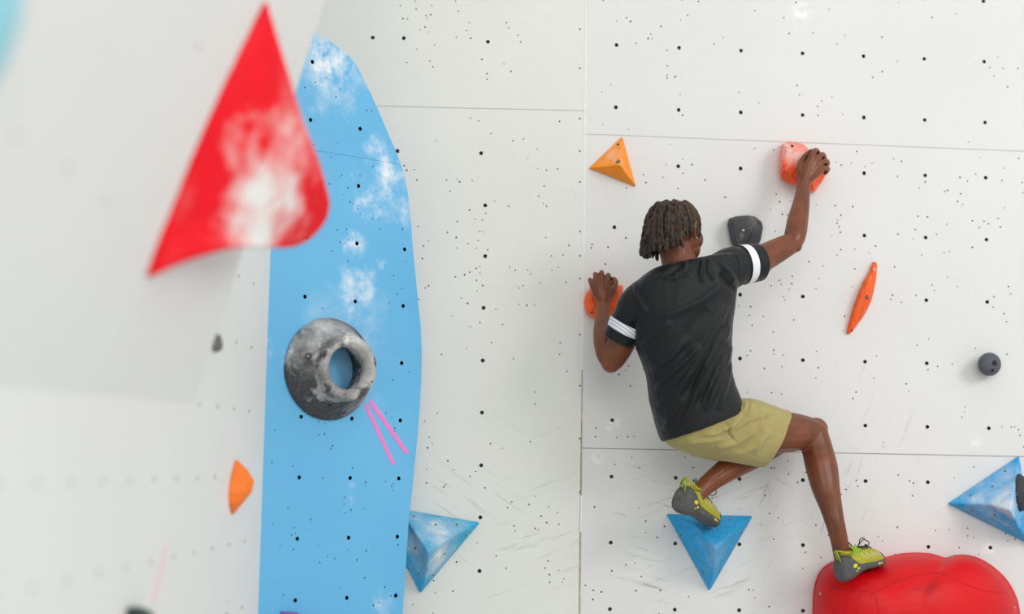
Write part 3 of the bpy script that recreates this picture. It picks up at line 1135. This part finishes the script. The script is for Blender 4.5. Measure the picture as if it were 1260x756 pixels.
# right arm
flesh += [limb([(876, 345, .34, 18), (900, 334, .33, 18), (926, 324, .30, 17.6), (946, 314, .275, 16.5), (963, 305, .255, 14.6), (975, 299, .24, 12.8)]),
          limb([(974, 300, .245, 12.6), (978.5, 289, .235, 13.6), (981.5, 272, .21, 13.2), (985.5, 252, .18, 10.8), (988, 235, .155, 8.8), (989.5, 224, .145, 8.6)], flat=.92),
          ball(J(979.5, 303, .25), .020, .020, .020)]
# left arm
flesh += [limb([(806, 372, .34, 18), (790, 382, .33, 18), (772, 404, .31, 17), (764, 424, .285, 17), (756, 441, .265, 14.5), (752, 447, .26, 12.5)]),
          limb([(752, 446, .26, 12.5), (745.5, 433, .25, 13), (741, 413, .215, 11.5), (740.8, 394, .17, 9.2), (742, 378, .135, 8.5), (742.5, 368, .125, 9.2)], flat=.92),
          ball(J(751, 449.5, .26), .018, .018, .018)]


def hand(wrist, knuckles, palm_r, fingers, thumb):
    out = []
    # back of the hand: one tapered slab from the wrist to each knuckle
    for k in knuckles:
        mid = tuple((np.array(wrist) * .45 + np.array(k) * .55))
        out.append(limb([(wrist[0], wrist[1], wrist[2], palm_r), (mid[0], mid[1], mid[2], palm_r * .80), (k[0], k[1], k[2], 3.9)], n=10))
    for f in fingers:
        out.append(limb(f, n=10, k=4))
    out.append(limb(thumb, n=10, k=4))
    return out


# right hand: knuckles towards the upper right, fingers curl over the far edge of the block
rk = [(999.5, 191, .150), (1005.5, 194.5, .148), (1010, 200, .143), (1012, 207, .137)]
rf = [[(999.5, 191, .150, 3.5), (1003, 185, .134, 3.2), (1006, 187.5, .105, 3.5), (1004.5, 193, .085, 3.2)],
      [(1005.5, 194.5, .148, 3.6), (1011.5, 190, .132, 3.3), (1014, 194, .100, 3.6), (1012, 199, .078, 3.2)],
      [(1010, 200, .143, 3.5), (1016.5, 198, .128, 3.2), (1018, 201.5, .098, 3.5), (1015, 206, .075, 3.1)],
      [(1012, 207, .137, 3.2), (1017.5, 206.5, .122, 2.9), (1018.5, 209, .096, 3.1), (1015.5, 213, .078, 2.8)]]
rt = [(986, 218, .142, 5.2), (984.5, 206, .135, 4.8), (988, 197, .122, 4.3), (994, 189.5, .112, 3.6), (998.5, 186, .106, 3.1)]
flesh += hand((990, 222, .146), rk, 8.2, rf, rt)
# left hand: knuckles on top, fingers hooked over the rim
lk = [(728.5, 350, .120), (734, 345, .124), (740.5, 343.5, .126), (747.5, 346, .124)]
lf = [[(728.5, 350, .120, 3.2), (726, 344.5, .108, 2.9), (727, 347, .082, 3.2), (729, 353, .066, 2.9)],
      [(734, 345, .124, 3.5), (732.6, 337.5, .111, 3.2), (733, 341.5, .082, 3.5), (734.5, 348, .064, 3.1)],
      [(740.5, 343.5, .126, 3.6), (740.2, 335.5, .113, 3.3), (740.5, 339.5, .083, 3.6), (741, 346, .064, 3.2)],
      [(747.5, 346, .124, 3.5), (748.2, 338.5, .111, 3.2), (749, 342.5, .082, 3.5), (749, 349, .064, 3.1)]]
lt_ = [(748, 367, .125, 5.2), (753, 359, .120, 5.2), (755.5, 351.5, .110, 4.9), (756.5, 346.5, .098, 4.3), (755.5, 344, .086, 3.6)]
flesh += hand((742.5, 369, .128), lk, 8.6, lf, lt_)
# right leg
flesh += [limb([(880, 525, .29, 34), (915, 530, .25, 31), (945, 532, .21, 28), (970, 532, .175, 25), (990, 533, .15, 21.5), (1000, 535, .145, 19)]),
          limb([(1001, 536, .145, 18.5), (1005.5, 553, .155, 19.2), (1011, 575, .175, 19.8), (1015.5, 598, .195, 18), (1022.5, 624, .21, 14.2), (1029, 650, .225, 11.6),
                (1033.5, 670, .22, 10.8), (1037, 684, .217, 11.5), (1040, 694, .21, 11.5)], flat=1.0),
          ball(J(1004, 529, .13), .040, .040, .040)]
# left leg: the knee is tucked towards the wall behind the other thigh
flesh += [limb([(855, 525, .28, 32), (890, 532, .20, 29), (930, 538, .12, 24), (955, 541, .09, 19)]),
          limb([(957, 541, .09, 18), (935, 553, .12, 19.5), (908, 569.5, .17, 17), (885, 585, .215, 13.8), (869, 597.5, .23, 11.8), (860, 606, .242, 11.5), (856, 612, .25, 11)])]

M_SKIN = N('brown_skin', 0.36)
f1 = M_SKIN.noise(14, 4)
f2 = M_SKIN.noise(260, 2)
cc = M_SKIN.mix(M_SKIN.ramp(f1, .3, .7), lin((126, 70, 41)), lin((100, 54, 32)))
cc = M_SKIN.mix(M_SKIN.math('MULTIPLY', M_SKIN.ramp(f2, .45, .7), .12), cc, lin((158, 108, 82)))
M_SKIN.color(cc)
M_SKIN.b.inputs['Specular IOR Level'].default_value = 0.36
M_SKIN.b.inputs['Subsurface Weight'].default_value = 0.06
M_SKIN.b.inputs['Subsurface Radius'].default_value = (0.01, 0.004, 0.002)
M_SKIN.bump(f2, .12, .001)
M_EYE = plain('eye_white', (228, 224, 218), 0.3, 0.02, 0)
M_IRIS = plain('dark_iris', (44, 28, 20), 0.25, 0.02, 0)
M_LIP = plain('lip_skin', (136, 78, 66), 0.45, 0.05, 0)
bme = remesh(flesh, 0.0028, 5, 'person')


def blend_px(co, pts, wid, amp):
    """ridge or groove along a pixel path on the side that faces away from the wall"""
    q = to_px(co)
    P = np.array(pts, float)
    d = np.full(len(q), 1e9)
    tt = np.zeros(len(q))
    L = 0
    tot = sum(np.linalg.norm(P[i + 1] - P[i]) for i in range(len(P) - 1))
    for i in range(len(P) - 1):
        ab = P[i + 1] - P[i]
        ln = np.linalg.norm(ab)
        t = np.clip(((q - P[i]) @ ab) / ln ** 2, 0, 1)
        dd = np.linalg.norm(q - (P[i] + t[:, None] * ab), axis=1)
        m = dd < d
        tt[m] = (L + t[m] * ln) / tot
        d = np.minimum(d, dd)
        L += ln
    return amp * np.exp(-(d / wid) ** 2) * np.clip(np.minimum(tt, 1 - tt) * 6, 0, 1) ** .5


def muscles(co, no):
    w_ = np.clip((no @ RW.n + .1) * 1.5, 0, 1)
    out = np.zeros(len(co))
    for pts, wid, amp in (([(1008, 560), (1006, 585), (1014, 615)], 9, .004), ([(1028, 590), (1034, 625), (1040, 660)], 3, -.0025),
                          ([(1040, 640), (1043, 680)], 2.2, .002), ([(1024, 640), (1027, 670), (1030, 690)], 3, -.003),
                          ([(978, 556), (990, 556), (998, 560)], 3, -.005), ([(940, 552), (975, 549), (988, 552)], 4, .003),
                          ([(948, 545), (985, 530), (1004, 522)], 3, -.0015),
                          ([(748, 440), (752, 425), (750, 412)], 3.2, -.005), ([(757, 443), (766, 425)], 6, .003), ([(744, 385), (743, 360)], 1.6, .0012),
                          ([(985, 288), (988, 262), (990, 240)], 2.2, -.002), ([(963, 292), (968, 286)], 3, -.004), ([(950, 322), (972, 310)], 3, -.0015),
                          ([(994, 218), (1002, 198)], 1.0, .0012), ([(996, 219), (1008, 203)], 1.0, .0012), ([(991, 216), (997, 195)], 1.0, .0010),
                          ([(738, 364), (734, 348)], 1.0, .0012), ([(742, 364), (740.5, 346)], 1.0, .0012), ([(746, 364), (747, 348)], 1.0, .0012),
                          ([(1003, 193), (1008, 187)], 1.1, -.0030), ([(1008.5, 198), (1014, 194)], 1.1, -.0030), ([(1011.5, 204), (1017, 202)], 1.1, -.0030), ([(731, 347), (729.5, 340)], 1.1, -.0030), ([(737, 344), (736.5, 336)], 1.1, -.0030), ([(744, 344.5), (744.3, 337)], 1.1, -.0030), ([(751, 352), (752.3, 341)], 1.1, -.0030), ([(874, 592), (898, 574)], 3, -.0016), ([(852, 600), (858, 612)], 3, -.002)):
        out += blend_px(co, pts, wid, amp)
    return out * w_


displace(bme, muscles)
n_ = len(bme.polygons)
cen = np.empty(n_ * 3)
bme.polygons.foreach_get('center', cen)
loc = (cen.reshape(-1, 3) - HC) @ HM
mi = np.zeros(n_, int)
for s in (-1, 1):
    d = np.sqrt(((loc[:, 0] - s * .031) / 1.4) ** 2 + (loc[:, 2] - .013) ** 2)
    mi[(d < .0075) & (loc[:, 1] > .06)] = 1
    d = np.sqrt((loc[:, 0] - s * .031) ** 2 + (loc[:, 2] - .013) ** 2)
    mi[(d < .005) & (loc[:, 1] > .06)] = 2
mi[(np.abs(loc[:, 2] + .0495) < .0095) & (np.abs(loc[:, 0]) < .024) & (loc[:, 1] > .084)] = 3
bme.polygons.foreach_set('material_index', mi.astype(np.int32))
PELVIS = J(868, 540, .28)
person = link('person', bme, [M_SKIN.m, M_EYE, M_IRIS, M_LIP], None, PELVIS)
tag(person, 'climber seen from behind in black T-shirt, olive shorts and yellow shoes, reaching up right', 'person')

# ---- T-shirt
M_SHIRT = N('black_jersey', 0.52)
f2 = M_SHIRT.noise(420, 1)
M_SHIRT.color(M_SHIRT.mix(M_SHIRT.ramp(f2, .4, .7), lin((17, 18, 20)), lin((24, 25, 27))))
M_SHIRT.b.inputs['Sheen Weight'].default_value = 0.10
M_SHIRT.b.inputs['Sheen Roughness'].default_value = 0.4
M_SHIRT.b.inputs['Specular IOR Level'].default_value = 0.28
M_SHIRT.bump(f2, .15, .0006)
torso = refine([span((815, 327), (860, 319), .362, .050), span((800, 333), (887, 313), .360, .066), span((783, 348), (905, 314), .357, .086),
                span((777, 371), (908, 340), .352, .105), span((777, 400), (904, 374), .345, .114), span((782, 425), (900, 402), .338, .116),
                span((791, 448), (898.5, 430), .330, .114), span((797, 470), (899, 455), .322, .112), span((800, 495), (905, 476), .315, .114),
                span((806, 520), (911, 492), .308, .118), span((815, 544), (915, 506), .300, .122)], 4)
# collar opening: slim tube around the neck base
def cone(px):
    return limb(px, round_ends=False, n=24, k=4)
slR = [(884, 337, .345, 25), (900, 329.5, .335, 25.5), (914, 326, .318, 23.2), (930, 323.5, .300, 21.8)]
slL = [(799, 364, .345, 24), (784, 377, .335, 24.5), (773, 396, .318, 21.2), (763, 415, .300, 18.8)]
shirt = [loft(torso), cone(slR), cone(slL), limb([(829, 322, .352, 21.5), (834, 330, .352, 25), (840, 345, .35, 36)], round_ends=False, n=24)]
sme = remesh(shirt, 0.0036, 7, 'shirt')
FOLDS = [([(895, 375), (872, 420), (842, 470), (818, 520)], 5, .005), ([(899, 400), (880, 440), (858, 480), (838, 525)], 4, .005), ([(900, 425), (885, 465), (868, 505)], 4, .005),
         ([(899, 445), (893, 475), (884, 505)], 3.5, .004), ([(890, 350), (860, 372), (830, 385), (805, 390)], 6, .003), ([(800, 455), (825, 440), (850, 415)], 5, .004),
         ([(805, 480), (835, 452), (862, 425)], 4, .004), ([(808, 500), (830, 482), (850, 455)], 4, .003), ([(815, 530), (830, 510), (842, 490)], 3.5, .004),
         ([(865, 320), (862, 334), (864, 348)], 2.6, .004), ([(873, 318), (871, 332), (878, 345)], 3, .0035), ([(845, 322), (842, 332), (828, 340)], 2.6, .004),
         ([(835, 324), (822, 334), (806, 344)], 3, .003), ([(812, 340), (830, 343), (852, 336)], 3.5, .003), ([(781, 347), (784, 365), (796, 385)], 3, .004),
         ([(886, 335), (896, 350), (905, 358)], 3, -.004), ([(885, 324), (897, 335), (903, 348)], 3, .004), ([(905, 312), (910, 326), (908, 342)], 3, .003),
         ([(779, 395), (780, 415), (786, 435)], 3.5, -.004), ([(870, 380), (850, 405), (838, 440)], 8, -.003),
         ([(888, 400), (868, 440), (845, 485)], 3, -.004), ([(895, 420), (878, 455), (858, 500)], 3, -.004), ([(825, 395), (808, 412), (790, 420)], 5, .003)]


def cloth(folds, amp, sc, dirv):
    def fn(co, no):
        w_ = np.clip((no @ RW.n + .1) * 1.4, 0, 1)
        out = np.zeros(len(co))
        for pts, wid, a in folds:
            out += blend_px(co, pts, wid * .85, a * 2.3)
        out = out * w_
        d = np.array(dirv) / np.linalg.norm(dirv)
        q = co - (co @ d)[:, None] * d * .75          # stretched noise: creases run along dirv
        return out + amp * nz(q, sc, 5) + amp * .5 * nz(q, sc * 2.2, 9)
    return fn


dv = J(815, 530, .3) - J(895, 380, .3)
displace(sme, cloth(FOLDS, .0026, 22, dv))
shirt_o = link('shirt', sme, M_SHIRT.m, person, None)
shirt_o['label'] = 'black jersey T-shirt with white sleeve bands'
M_WHITE = plain('white_sleeve_band', (236, 236, 238), 0.6, 0.03, 0.1, 90)
ns = N('white_band_with_grey_diagonals', 0.6)
wv = ns.node('ShaderNodeTexWave', wave_type='BANDS', bands_direction='X')
ns.link(ns.scalepos((1, 1, 1), (0, .95, 0)), wv.inputs['Vector'])
wv.inputs['Scale'].default_value = 33
ns.color(ns.mix(ns.ramp(wv.outputs['Fac'], .45, .60), lin((190, 192, 204)), lin((238, 238, 242))))


def band(name, a, b, extra, m):
    """tapered ring of cloth around the sleeve; a and b = (px, py, h, radius px)"""
    P0, P1 = J(*a[:3]), J(*b[:3])
    t = (P1 - P0) / np.linalg.norm(P1 - P0)
    s = np.cross(t, (0, 1, 0))
    s /= np.linalg.norm(s)
    u = np.cross(t, s)
    secs = []
    for q in (0, .08, .5, .92, 1):
        P = P0 * (1 - q) + P1 * q
        r = (a[3] * (1 - q) + b[3] * q + extra) * mpp(P)
        secs.append(ell(P, s * r, u * r, 36))
    # the inside of the opening
    P, r = P1, b[3] * mpp(P1)
    for q, k in ((0, .93), (-.4, .90)):
        Q = P1 * (1 + q) + P0 * (-q)
        secs.append(ell(Q, s * r * k, u * r * k, 36))
    me = mesh_of(name, [loft(secs, caps=False)])
    fix_normals(me)
    displace(me, lambda co, no: .0009 * nz(co, 45, 2))
    return link(name, me, m, shirt_o)


band('sleeve_band', (912.5, 326.3, .3195, 23.6), (921.5, 324.8, .3105, 22.9), 1.2, M_WHITE)
band('sleeve_cuff', (921.3, 324.8, .3107, 22.7), (932.5, 323.0, .297, 21.9), 1.6, M_SHIRT.m)
band('sleeve_band', (772, 397.5, .3165, 21.0), (766.5, 408, .3075, 19.6), 1.6, ns.m)
band('sleeve_cuff', (766.7, 407.7, .308, 19.4), (761, 418.5, .297, 18.3), 2.0, M_SHIRT.m)
# neck rib
rib = []
for a in np.linspace(0, 2 * math.pi, 33):
    c = (J(817, 327.5, .355) + J(858, 319.5, .355)) / 2
    e = (J(858, 319.5, .355) - J(817, 327.5, .355)) / 2
    rib.append(c + e * 1.02 * math.cos(a) + RW.n * .053 * math.sin(a) + np.array([0, 0, -.010]) * max(0, math.sin(a)))
link('neck_rib', mesh_of('neck_rib', [tube(rib, [.0045] * 33, 8, round_ends=False, k=1)]), M_SHIRT.m, shirt_o)

# ---- shorts
M_SHORTS = N('olive_cotton', 0.85)
f2 = M_SHORTS.noise(300, 2)
cc = M_SHORTS.mix(M_SHORTS.ramp(M_SHORTS.noise(12, 3), .3, .7), lin((170, 156, 98)), lin((156, 142, 86)))
M_SHORTS.color(M_SHORTS.mix(M_SHORTS.ramp(f2, .4, .7, 0, .25), cc, lin((188, 174, 122))))
M_SHORTS.b.inputs['Sheen Weight'].default_value = 0.15
M_SHORTS.bump(f2, .2, .0008)
s1 = refine([span((812, 532), (910, 494), .295, .112), span((822, 548), (914, 496), .29, .118), span((842, 557), (917, 508), .285, .115), span((868, 562), (922, 530), .275, .09)], 4)
s2 = refine([span((843, 556), (908, 490), .285, .105), span((872, 564), (926, 491), .27, .110), span((906, 571), (946, 497), .245, .105), span((925, 574.5), (960, 502), .225, .10),
             span((938, 576.5), (971, 504.5), .21, .098)], 4)
s3 = limb([(858, 528, .28, 34), (885, 536, .22, 32), (915, 543, .155, 28)], round_ends=False, n=22)
pme = remesh([loft(s1), loft(s2), s3], 0.0036, 5, 'shorts')
PF = [([(918, 494), (915, 505), (905, 520), (890, 530)], 3, .005), ([(925, 496), (920, 515), (905, 530)], 3, .004), ([(862, 535), (880, 534), (898, 524), (908, 512)], 3, .004),
      ([(845, 545), (870, 543), (895, 540)], 3.5, .003), ([(880, 550), (905, 545), (930, 530)], 5, .004), ([(900, 562), (925, 552), (950, 530)], 4, .003),
      ([(935, 500), (938, 530), (928, 560)], 4, .003), ([(830, 549), (860, 556), (895, 565)], 3, -.003), ([(905, 530), (930, 520), (955, 512)], 4, -.003),
      ([(893, 520), (898, 535), (905, 545)], 2, -.004)]
displace(pme, cloth(PF, .0030, 16, J(960, 540, .2) - J(890, 520, .3)))
shorts_o = link('shorts', pme, M_SHORTS.m, person, None)
shorts_o['label'] = 'olive green cotton shorts'
# ---- hair: short dreadlocks
M_HAIR = N('brown_black_hair', 0.7)
f1 = M_HAIR.noise(90, 3)
f3 = M_HAIR.noise(9, 2)
cc = M_HAIR.mix(M_HAIR.ramp(f1, .35, .7), lin((24, 18, 15)), lin((78, 61, 47)))
M_HAIR.color(M_HAIR.mix(M_HAIR.ramp(f3, .5, .75, 0, .35), cc, lin((120, 98, 76))))
M_HAIR.bump(f1, .5, .002)
rh = random.Random(11)
# scalp shell: upper and back of the skull only
scalp = remesh([hball((0, -0.018, 0.029), 0.0715, 0.086, 0.0715, 28, 18)], .004, 0)
EC, ER = np.array((0, -.014, .026)), np.array((.0715, .089, .074))
strands = []
down = HM.T @ np.array([0, 0, -1.0])
for i in range(230):
    # roots over crown, back and sides, none on the face or the lowest neck
    while True:
        d = np.array([rh.gauss(0, 1) for _ in range(3)])
        d /= np.linalg.norm(d)
        if d[2] > -.22 and not (d[1] > .52 and d[2] < .42) and not (abs(d[0]) > .75 and d[2] < .0 and d[1] > -.1):
            break
    p = EC + d * ER
    crown = np.array((.01, -.03, .11))
    dirv = (p - crown)
    dirv -= d * (dirv @ d)
    dirv = dirv / (np.linalg.norm(dirv) + 1e-6) + d * .35
    pts = [p - d * .004]
    if d[1] > .25 and d[0] > -.2:
        low = .022 - .022 * rh.random()
    elif d[1] > -.40 and d[0] > .2:
        low = .008 - .024 * rh.random()
    else:
        low = -.036 - .022 * rh.random()
    if d[0] < -.3:
        low -= .014
    L = .085 + .07 * rh.random()
    run = 0
    wob = np.array([rh.gauss(0, 1) for _ in range(3)]) * .10
    while run < L and pts[-1][2] > low:
        dirv = dirv * .72 + down * .34 + wob * .25
        if rh.random() < .3:
            wob = np.array([rh.gauss(0, 1) for _ in range(3)]) * .16
        dirv /= np.linalg.norm(dirv)
        q = pts[-1] + dirv * .009
        e = (q - EC) / (ER + .002 + .005 * (i % 3) / 2)
        k = np.linalg.norm(e)
        if k < 1 and q[2] > -.045:
            q = EC + (q - EC) / k
        # never into the neck
        pts.append(q)
        run += .009
    if len(pts) < 4:
        continue
    r0 = .0046 + .0016 * rh.random()
    R = [r0 * (.85 + .25 * math.sin(k * 2.1 + i) + .12 * rh.random()) * (1 if k < len(pts) - 1 else .6) for k in range(len(pts))]
    strands.append(tube([hd(*q) for q in pts], R, 7, k=2))
capv = [tuple(v.co) for v in scalp.vertices]
keep = []
for p in scalp.polygons:
    c = HM.T @ (np.array(p.center) - HC)
    if c[2] > -.035 and not (c[1] > .045 and c[2] < .06) and not (c[1] > .01 and c[2] < .0):
        keep.append(tuple(p.vertices))
bpy.data.meshes.remove(scalp)
hme = mesh_of('hair', strands + [(capv, keep)])
bm = bmesh.new()
bm.from_mesh(hme)
bmesh.ops.delete(bm, geom=[v for v in bm.verts if not v.link_faces], context='VERTS')
bm.to_mesh(hme)
bm.free()
hair_o = link('hair', hme, M_HAIR.m, person, None)
hair_o['label'] = 'short dark brown dreadlocks'
me = mesh_of('ear_stud', [ball(hd(.0765, -.004, -.021), .003, .003, .003, None, 10, 8)])
link('ear_stud', me, plain('silver', (214, 214, 210), .25, .02, 0, 60, .7), person)

# ---- climbing shoes
M_RUB = chalky('grey_rubber', (82, 82, 80), 0.75, 0.35, 26, (), 0.25, fine=.1)
M_YEL = plain('yellow_green_suede', (178, 172, 48), 0.8, 0.08, 0.2, 150)
M_LIME = plain('lime_webbing', (138, 176, 44), 0.7, 0.05, 0.1)
M_LACE = plain('dark_olive_lace', (66, 70, 40), 0.8, 0.05, 0.1)
M_PALE = plain('pale_lace_loop', (206, 206, 190), 0.7, 0.05, 0.1)
M_YSPOT = plain('yellow_rubber_print', (222, 206, 50), 0.6, 0.03, 0)


def shoe(heel, toe, up, side_sign, label, scale=1.0, low_toe=0.0):
    """heel and toe = points under the sole; up = towards the shin; the shown flank is side_sign * y"""
    H, T = np.array(heel), np.array(toe)
    ex = (T - H)
    L = np.linalg.norm(ex)
    ex /= L
    ez = np.array(up, float)
    ez -= ex * (ez @ ex)
    ez /= np.linalg.norm(ez)
    ey = np.cross(ez, ex)
    k = L / .25

    def W(x, y, z):
        return H + ex * x * k + ey * y * k + ez * z * k
    # x, half width, floor z, top z
    prof = [(-.006, .010, .018, .040), (.002, .022, .008, .062), (.018, .030, .003, .082), (.045, .034, .004, .090), (.070, .034, .010, .086), (.095, .034, .013, .080),
            (.125, .038, .012, .078), (.155, .043, .008, .072), (.185, .044, .004, .064), (.212, .039, .001, .053), (.234, .027, .000, .040), (.246, .013, .003, .026)]

    def sec(x, w_, z0, z1, gw=0.0, n=26, cut=None):
        zt = z1 if cut is None else cut
        c, a = (z0 + zt) / 2, (zt - z0) / 2
        out = []
        for i in range(n):
            g = 2 * math.pi * i / n
            ca, sa = math.cos(g), math.sin(g)
            y = math.copysign(abs(ca) ** .78, ca) * (w_ + gw)
            z = c + math.copysign(abs(sa) ** .85, sa) * (a + gw)
            if cut is None and z > c:
                y *= 1 - .28 * ((z - c) / a) ** 2
            out.append(W(x, y, z))
        return out
    root = None
    up_me = remesh([loft(refine([sec(*p) for p in prof], 3))], .003, 4, 'climbing_shoe')
    root = link('climbing_shoe', up_me, M_YEL, person, None)
    root['label'] = label
    # rubber: sole, rand and heel cup as one skin over the lower shoe
    rd = []
    tops = [.040, .063, .080, .072, .052, .044, .038, .034, .032, .033, .0335, .0245]
    for p, tz in zip(prof, tops):
        rd.append(sec(p[0] - (.003 if p[0] < .01 else 0) + (.003 if p[0] > .24 else 0), p[1], p[2] - .001, p[3], .0032, 26, tz))
    rand = remesh([loft(refine(rd, 3))], .0028, 3, 'rubber_rand')
    link('rubber_rand', rand, M_RUB, root).__setitem__('label', 'grey rubber sole and heel')
    # yellow ovals on the heel
    bv_ = BVHTree.FromPolygons([v.co for v in rand.vertices], [tuple(p.vertices) for p in rand.polygons])
    bu_ = BVHTree.FromPolygons([v.co for v in up_me.vertices], [tuple(p.vertices) for p in up_me.polygons])

    def skin(b, x, z, sgn, out=.0):
        o_, d_ = W(x, sgn * .12, z), -ey * sgn
        l_, n_, i_, s_ = b.ray_cast(Vector(o_), Vector(d_))
        return (None, None) if l_ is None else (np.array(l_), np.array(n_))
    for sgn in (-1, 1):
        for x, z, r in ((.034, .046, .0080), (.050, .034, .0048), (.040, .028, .0028), (.165, .020, .0045), (.180, .018, .0035)):
            l_, n_ = skin(bv_, x, z, sgn)
            if l_ is None:
                continue
            a_ = ex - n_ * (ex @ n_)
            a_ /= np.linalg.norm(a_)
            b_ = np.cross(n_, a_)
            me = mesh_of('print_spot', [loft([ell(l_ - n_ * .003, a_ * r * 1.35, b_ * r * .8, 12), ell(l_ + n_ * .0008, a_ * r * 1.35, b_ * r * .8, 12)])])
            fix_normals(me)
            link('print_spot', me, M_YSPOT, root, smooth=False)
    # collar rim
    col = []
    for a in np.linspace(0, 2 * math.pi, 29):
        col.append(W(.036 + .036 * math.cos(a), .0275 * math.sin(a), .086 + .010 * math.cos(a) ** 2 - .004 * math.cos(a)))
    link('collar', mesh_of('collar', [tube(col, [.0032] * 29, 8, round_ends=False, k=1)]), M_YEL, root)
    # tongue
    tg = [sec(.070, .020, .060, .094), sec(.085, .022, .055, .096), sec(.115, .022, .05, .083), sec(.15, .02, .045, .069)]
    link('tongue', remesh([loft(refine(tg, 3))], .0028, 3, 'tongue'), M_LIME, root)
    # pull tabs at the heel
    loop = [W(.002, -.004, .062), W(-.006, -.006, .078), W(-.012, -.004, .096), W(-.007, .003, .104), W(-.003, .008, .094), W(.001, .006, .074)]
    link('pull_tab', mesh_of('pull_tab', [tube(loop, [.0034] * 6, 8, .4, side=ey, k=4)]), M_LIME, root)
    tab = [W(.030, side_sign * .030, .078), W(.040, side_sign * .036, .094), W(.054, side_sign * .034, .106), W(.060, side_sign * .030, .100)]
    link('pull_tab', mesh_of('pull_tab', [tube(tab, [.0055] * 4, 8, .4, side=ey, k=4)]), M_LIME, root)
    # zigzag lace loops down both flanks
    for sgn in (-1, 1):
        path = []
        for i in range(9):
            x = .092 + .0125 * i
            zt = np.interp(x, [p[0] for p in prof], [p[3] for p in prof])
            z = zt - (.012 if i % 2 == 0 else .034 - .0012 * i)
            l_, n_ = skin(bu_, x + (.006 if i % 2 else 0), max(z, .03), sgn)
            if l_ is not None:
                path.append(l_ + n_ * .001)
        if len(path) > 3:
            link('side_lacing', mesh_of('side_lacing', [tube(path, [.0019] * len(path), 6, k=1)]), M_PALE, root)
        # dark band behind the toe
        path = [skin(bu_, x, z, sgn) for x, z in ((.196, .047), (.200, .040), (.206, .034), (.212, .030))]
        path = [l_ + n_ * .0005 for l_, n_ in path if l_ is not None]
        if len(path) > 2:
            link('toe_band', mesh_of('toe_band', [tube(path, [.0022] * len(path), 6, k=2)]), M_RUB, root)
    # cross laces and bow
    for i in range(6):
        x = .095 + .017 * i
        zt = np.interp(x, [p[0] for p in prof], [p[3] for p in prof])
        lace = [W(x, -.018, zt - .004), W(x + .006, 0, zt + .0045), W(x + .002, .018, zt - .004)]
        link('lace', mesh_of('lace', [tube(lace, [.0021] * 3, 6, k=4)]), M_LACE, root)
    for y, s in ((-.006, -1), (.006, 1)):
        bow = [W(.108, y, .083), W(.104, y + s * .016, .102), W(.105, y + s * .030, .112), W(.128, y + s * .034, .098), W(.132, y + s * .024, .086), W(.118, y + s * .008, .083), W(.109, y, .084)]
        link('lace_bow', mesh_of('lace_bow', [tube(bow, [.0017] * 7, 6, k=5)]), M_LACE, root)
        end = [W(.108, y, .084), W(.104, y + s * .012, .100), W(.100, y + s * .018, .112), W(.108, y + s * .024, .118), W(.116, y + s * .026, .112)]
        link('lace_end', mesh_of('lace_end', [tube(end, [.0017] * 5, 6, k=4)]), M_LACE, root)
    return root


shoe(J(1036, 717, .262), J(1083, 692, .098), J(1031, 660, .24) - J(1039, 692, .265) + RW.n * .035, -1, 'yellow climbing shoe with grey rubber, flat on the red volume')
shoe(J(832, 630, .310), J(876, 648, .108), J(885, 580, .20) - J(855, 610, .28), 1, 'yellow climbing shoe with grey rubber, toe on the blue pyramid')
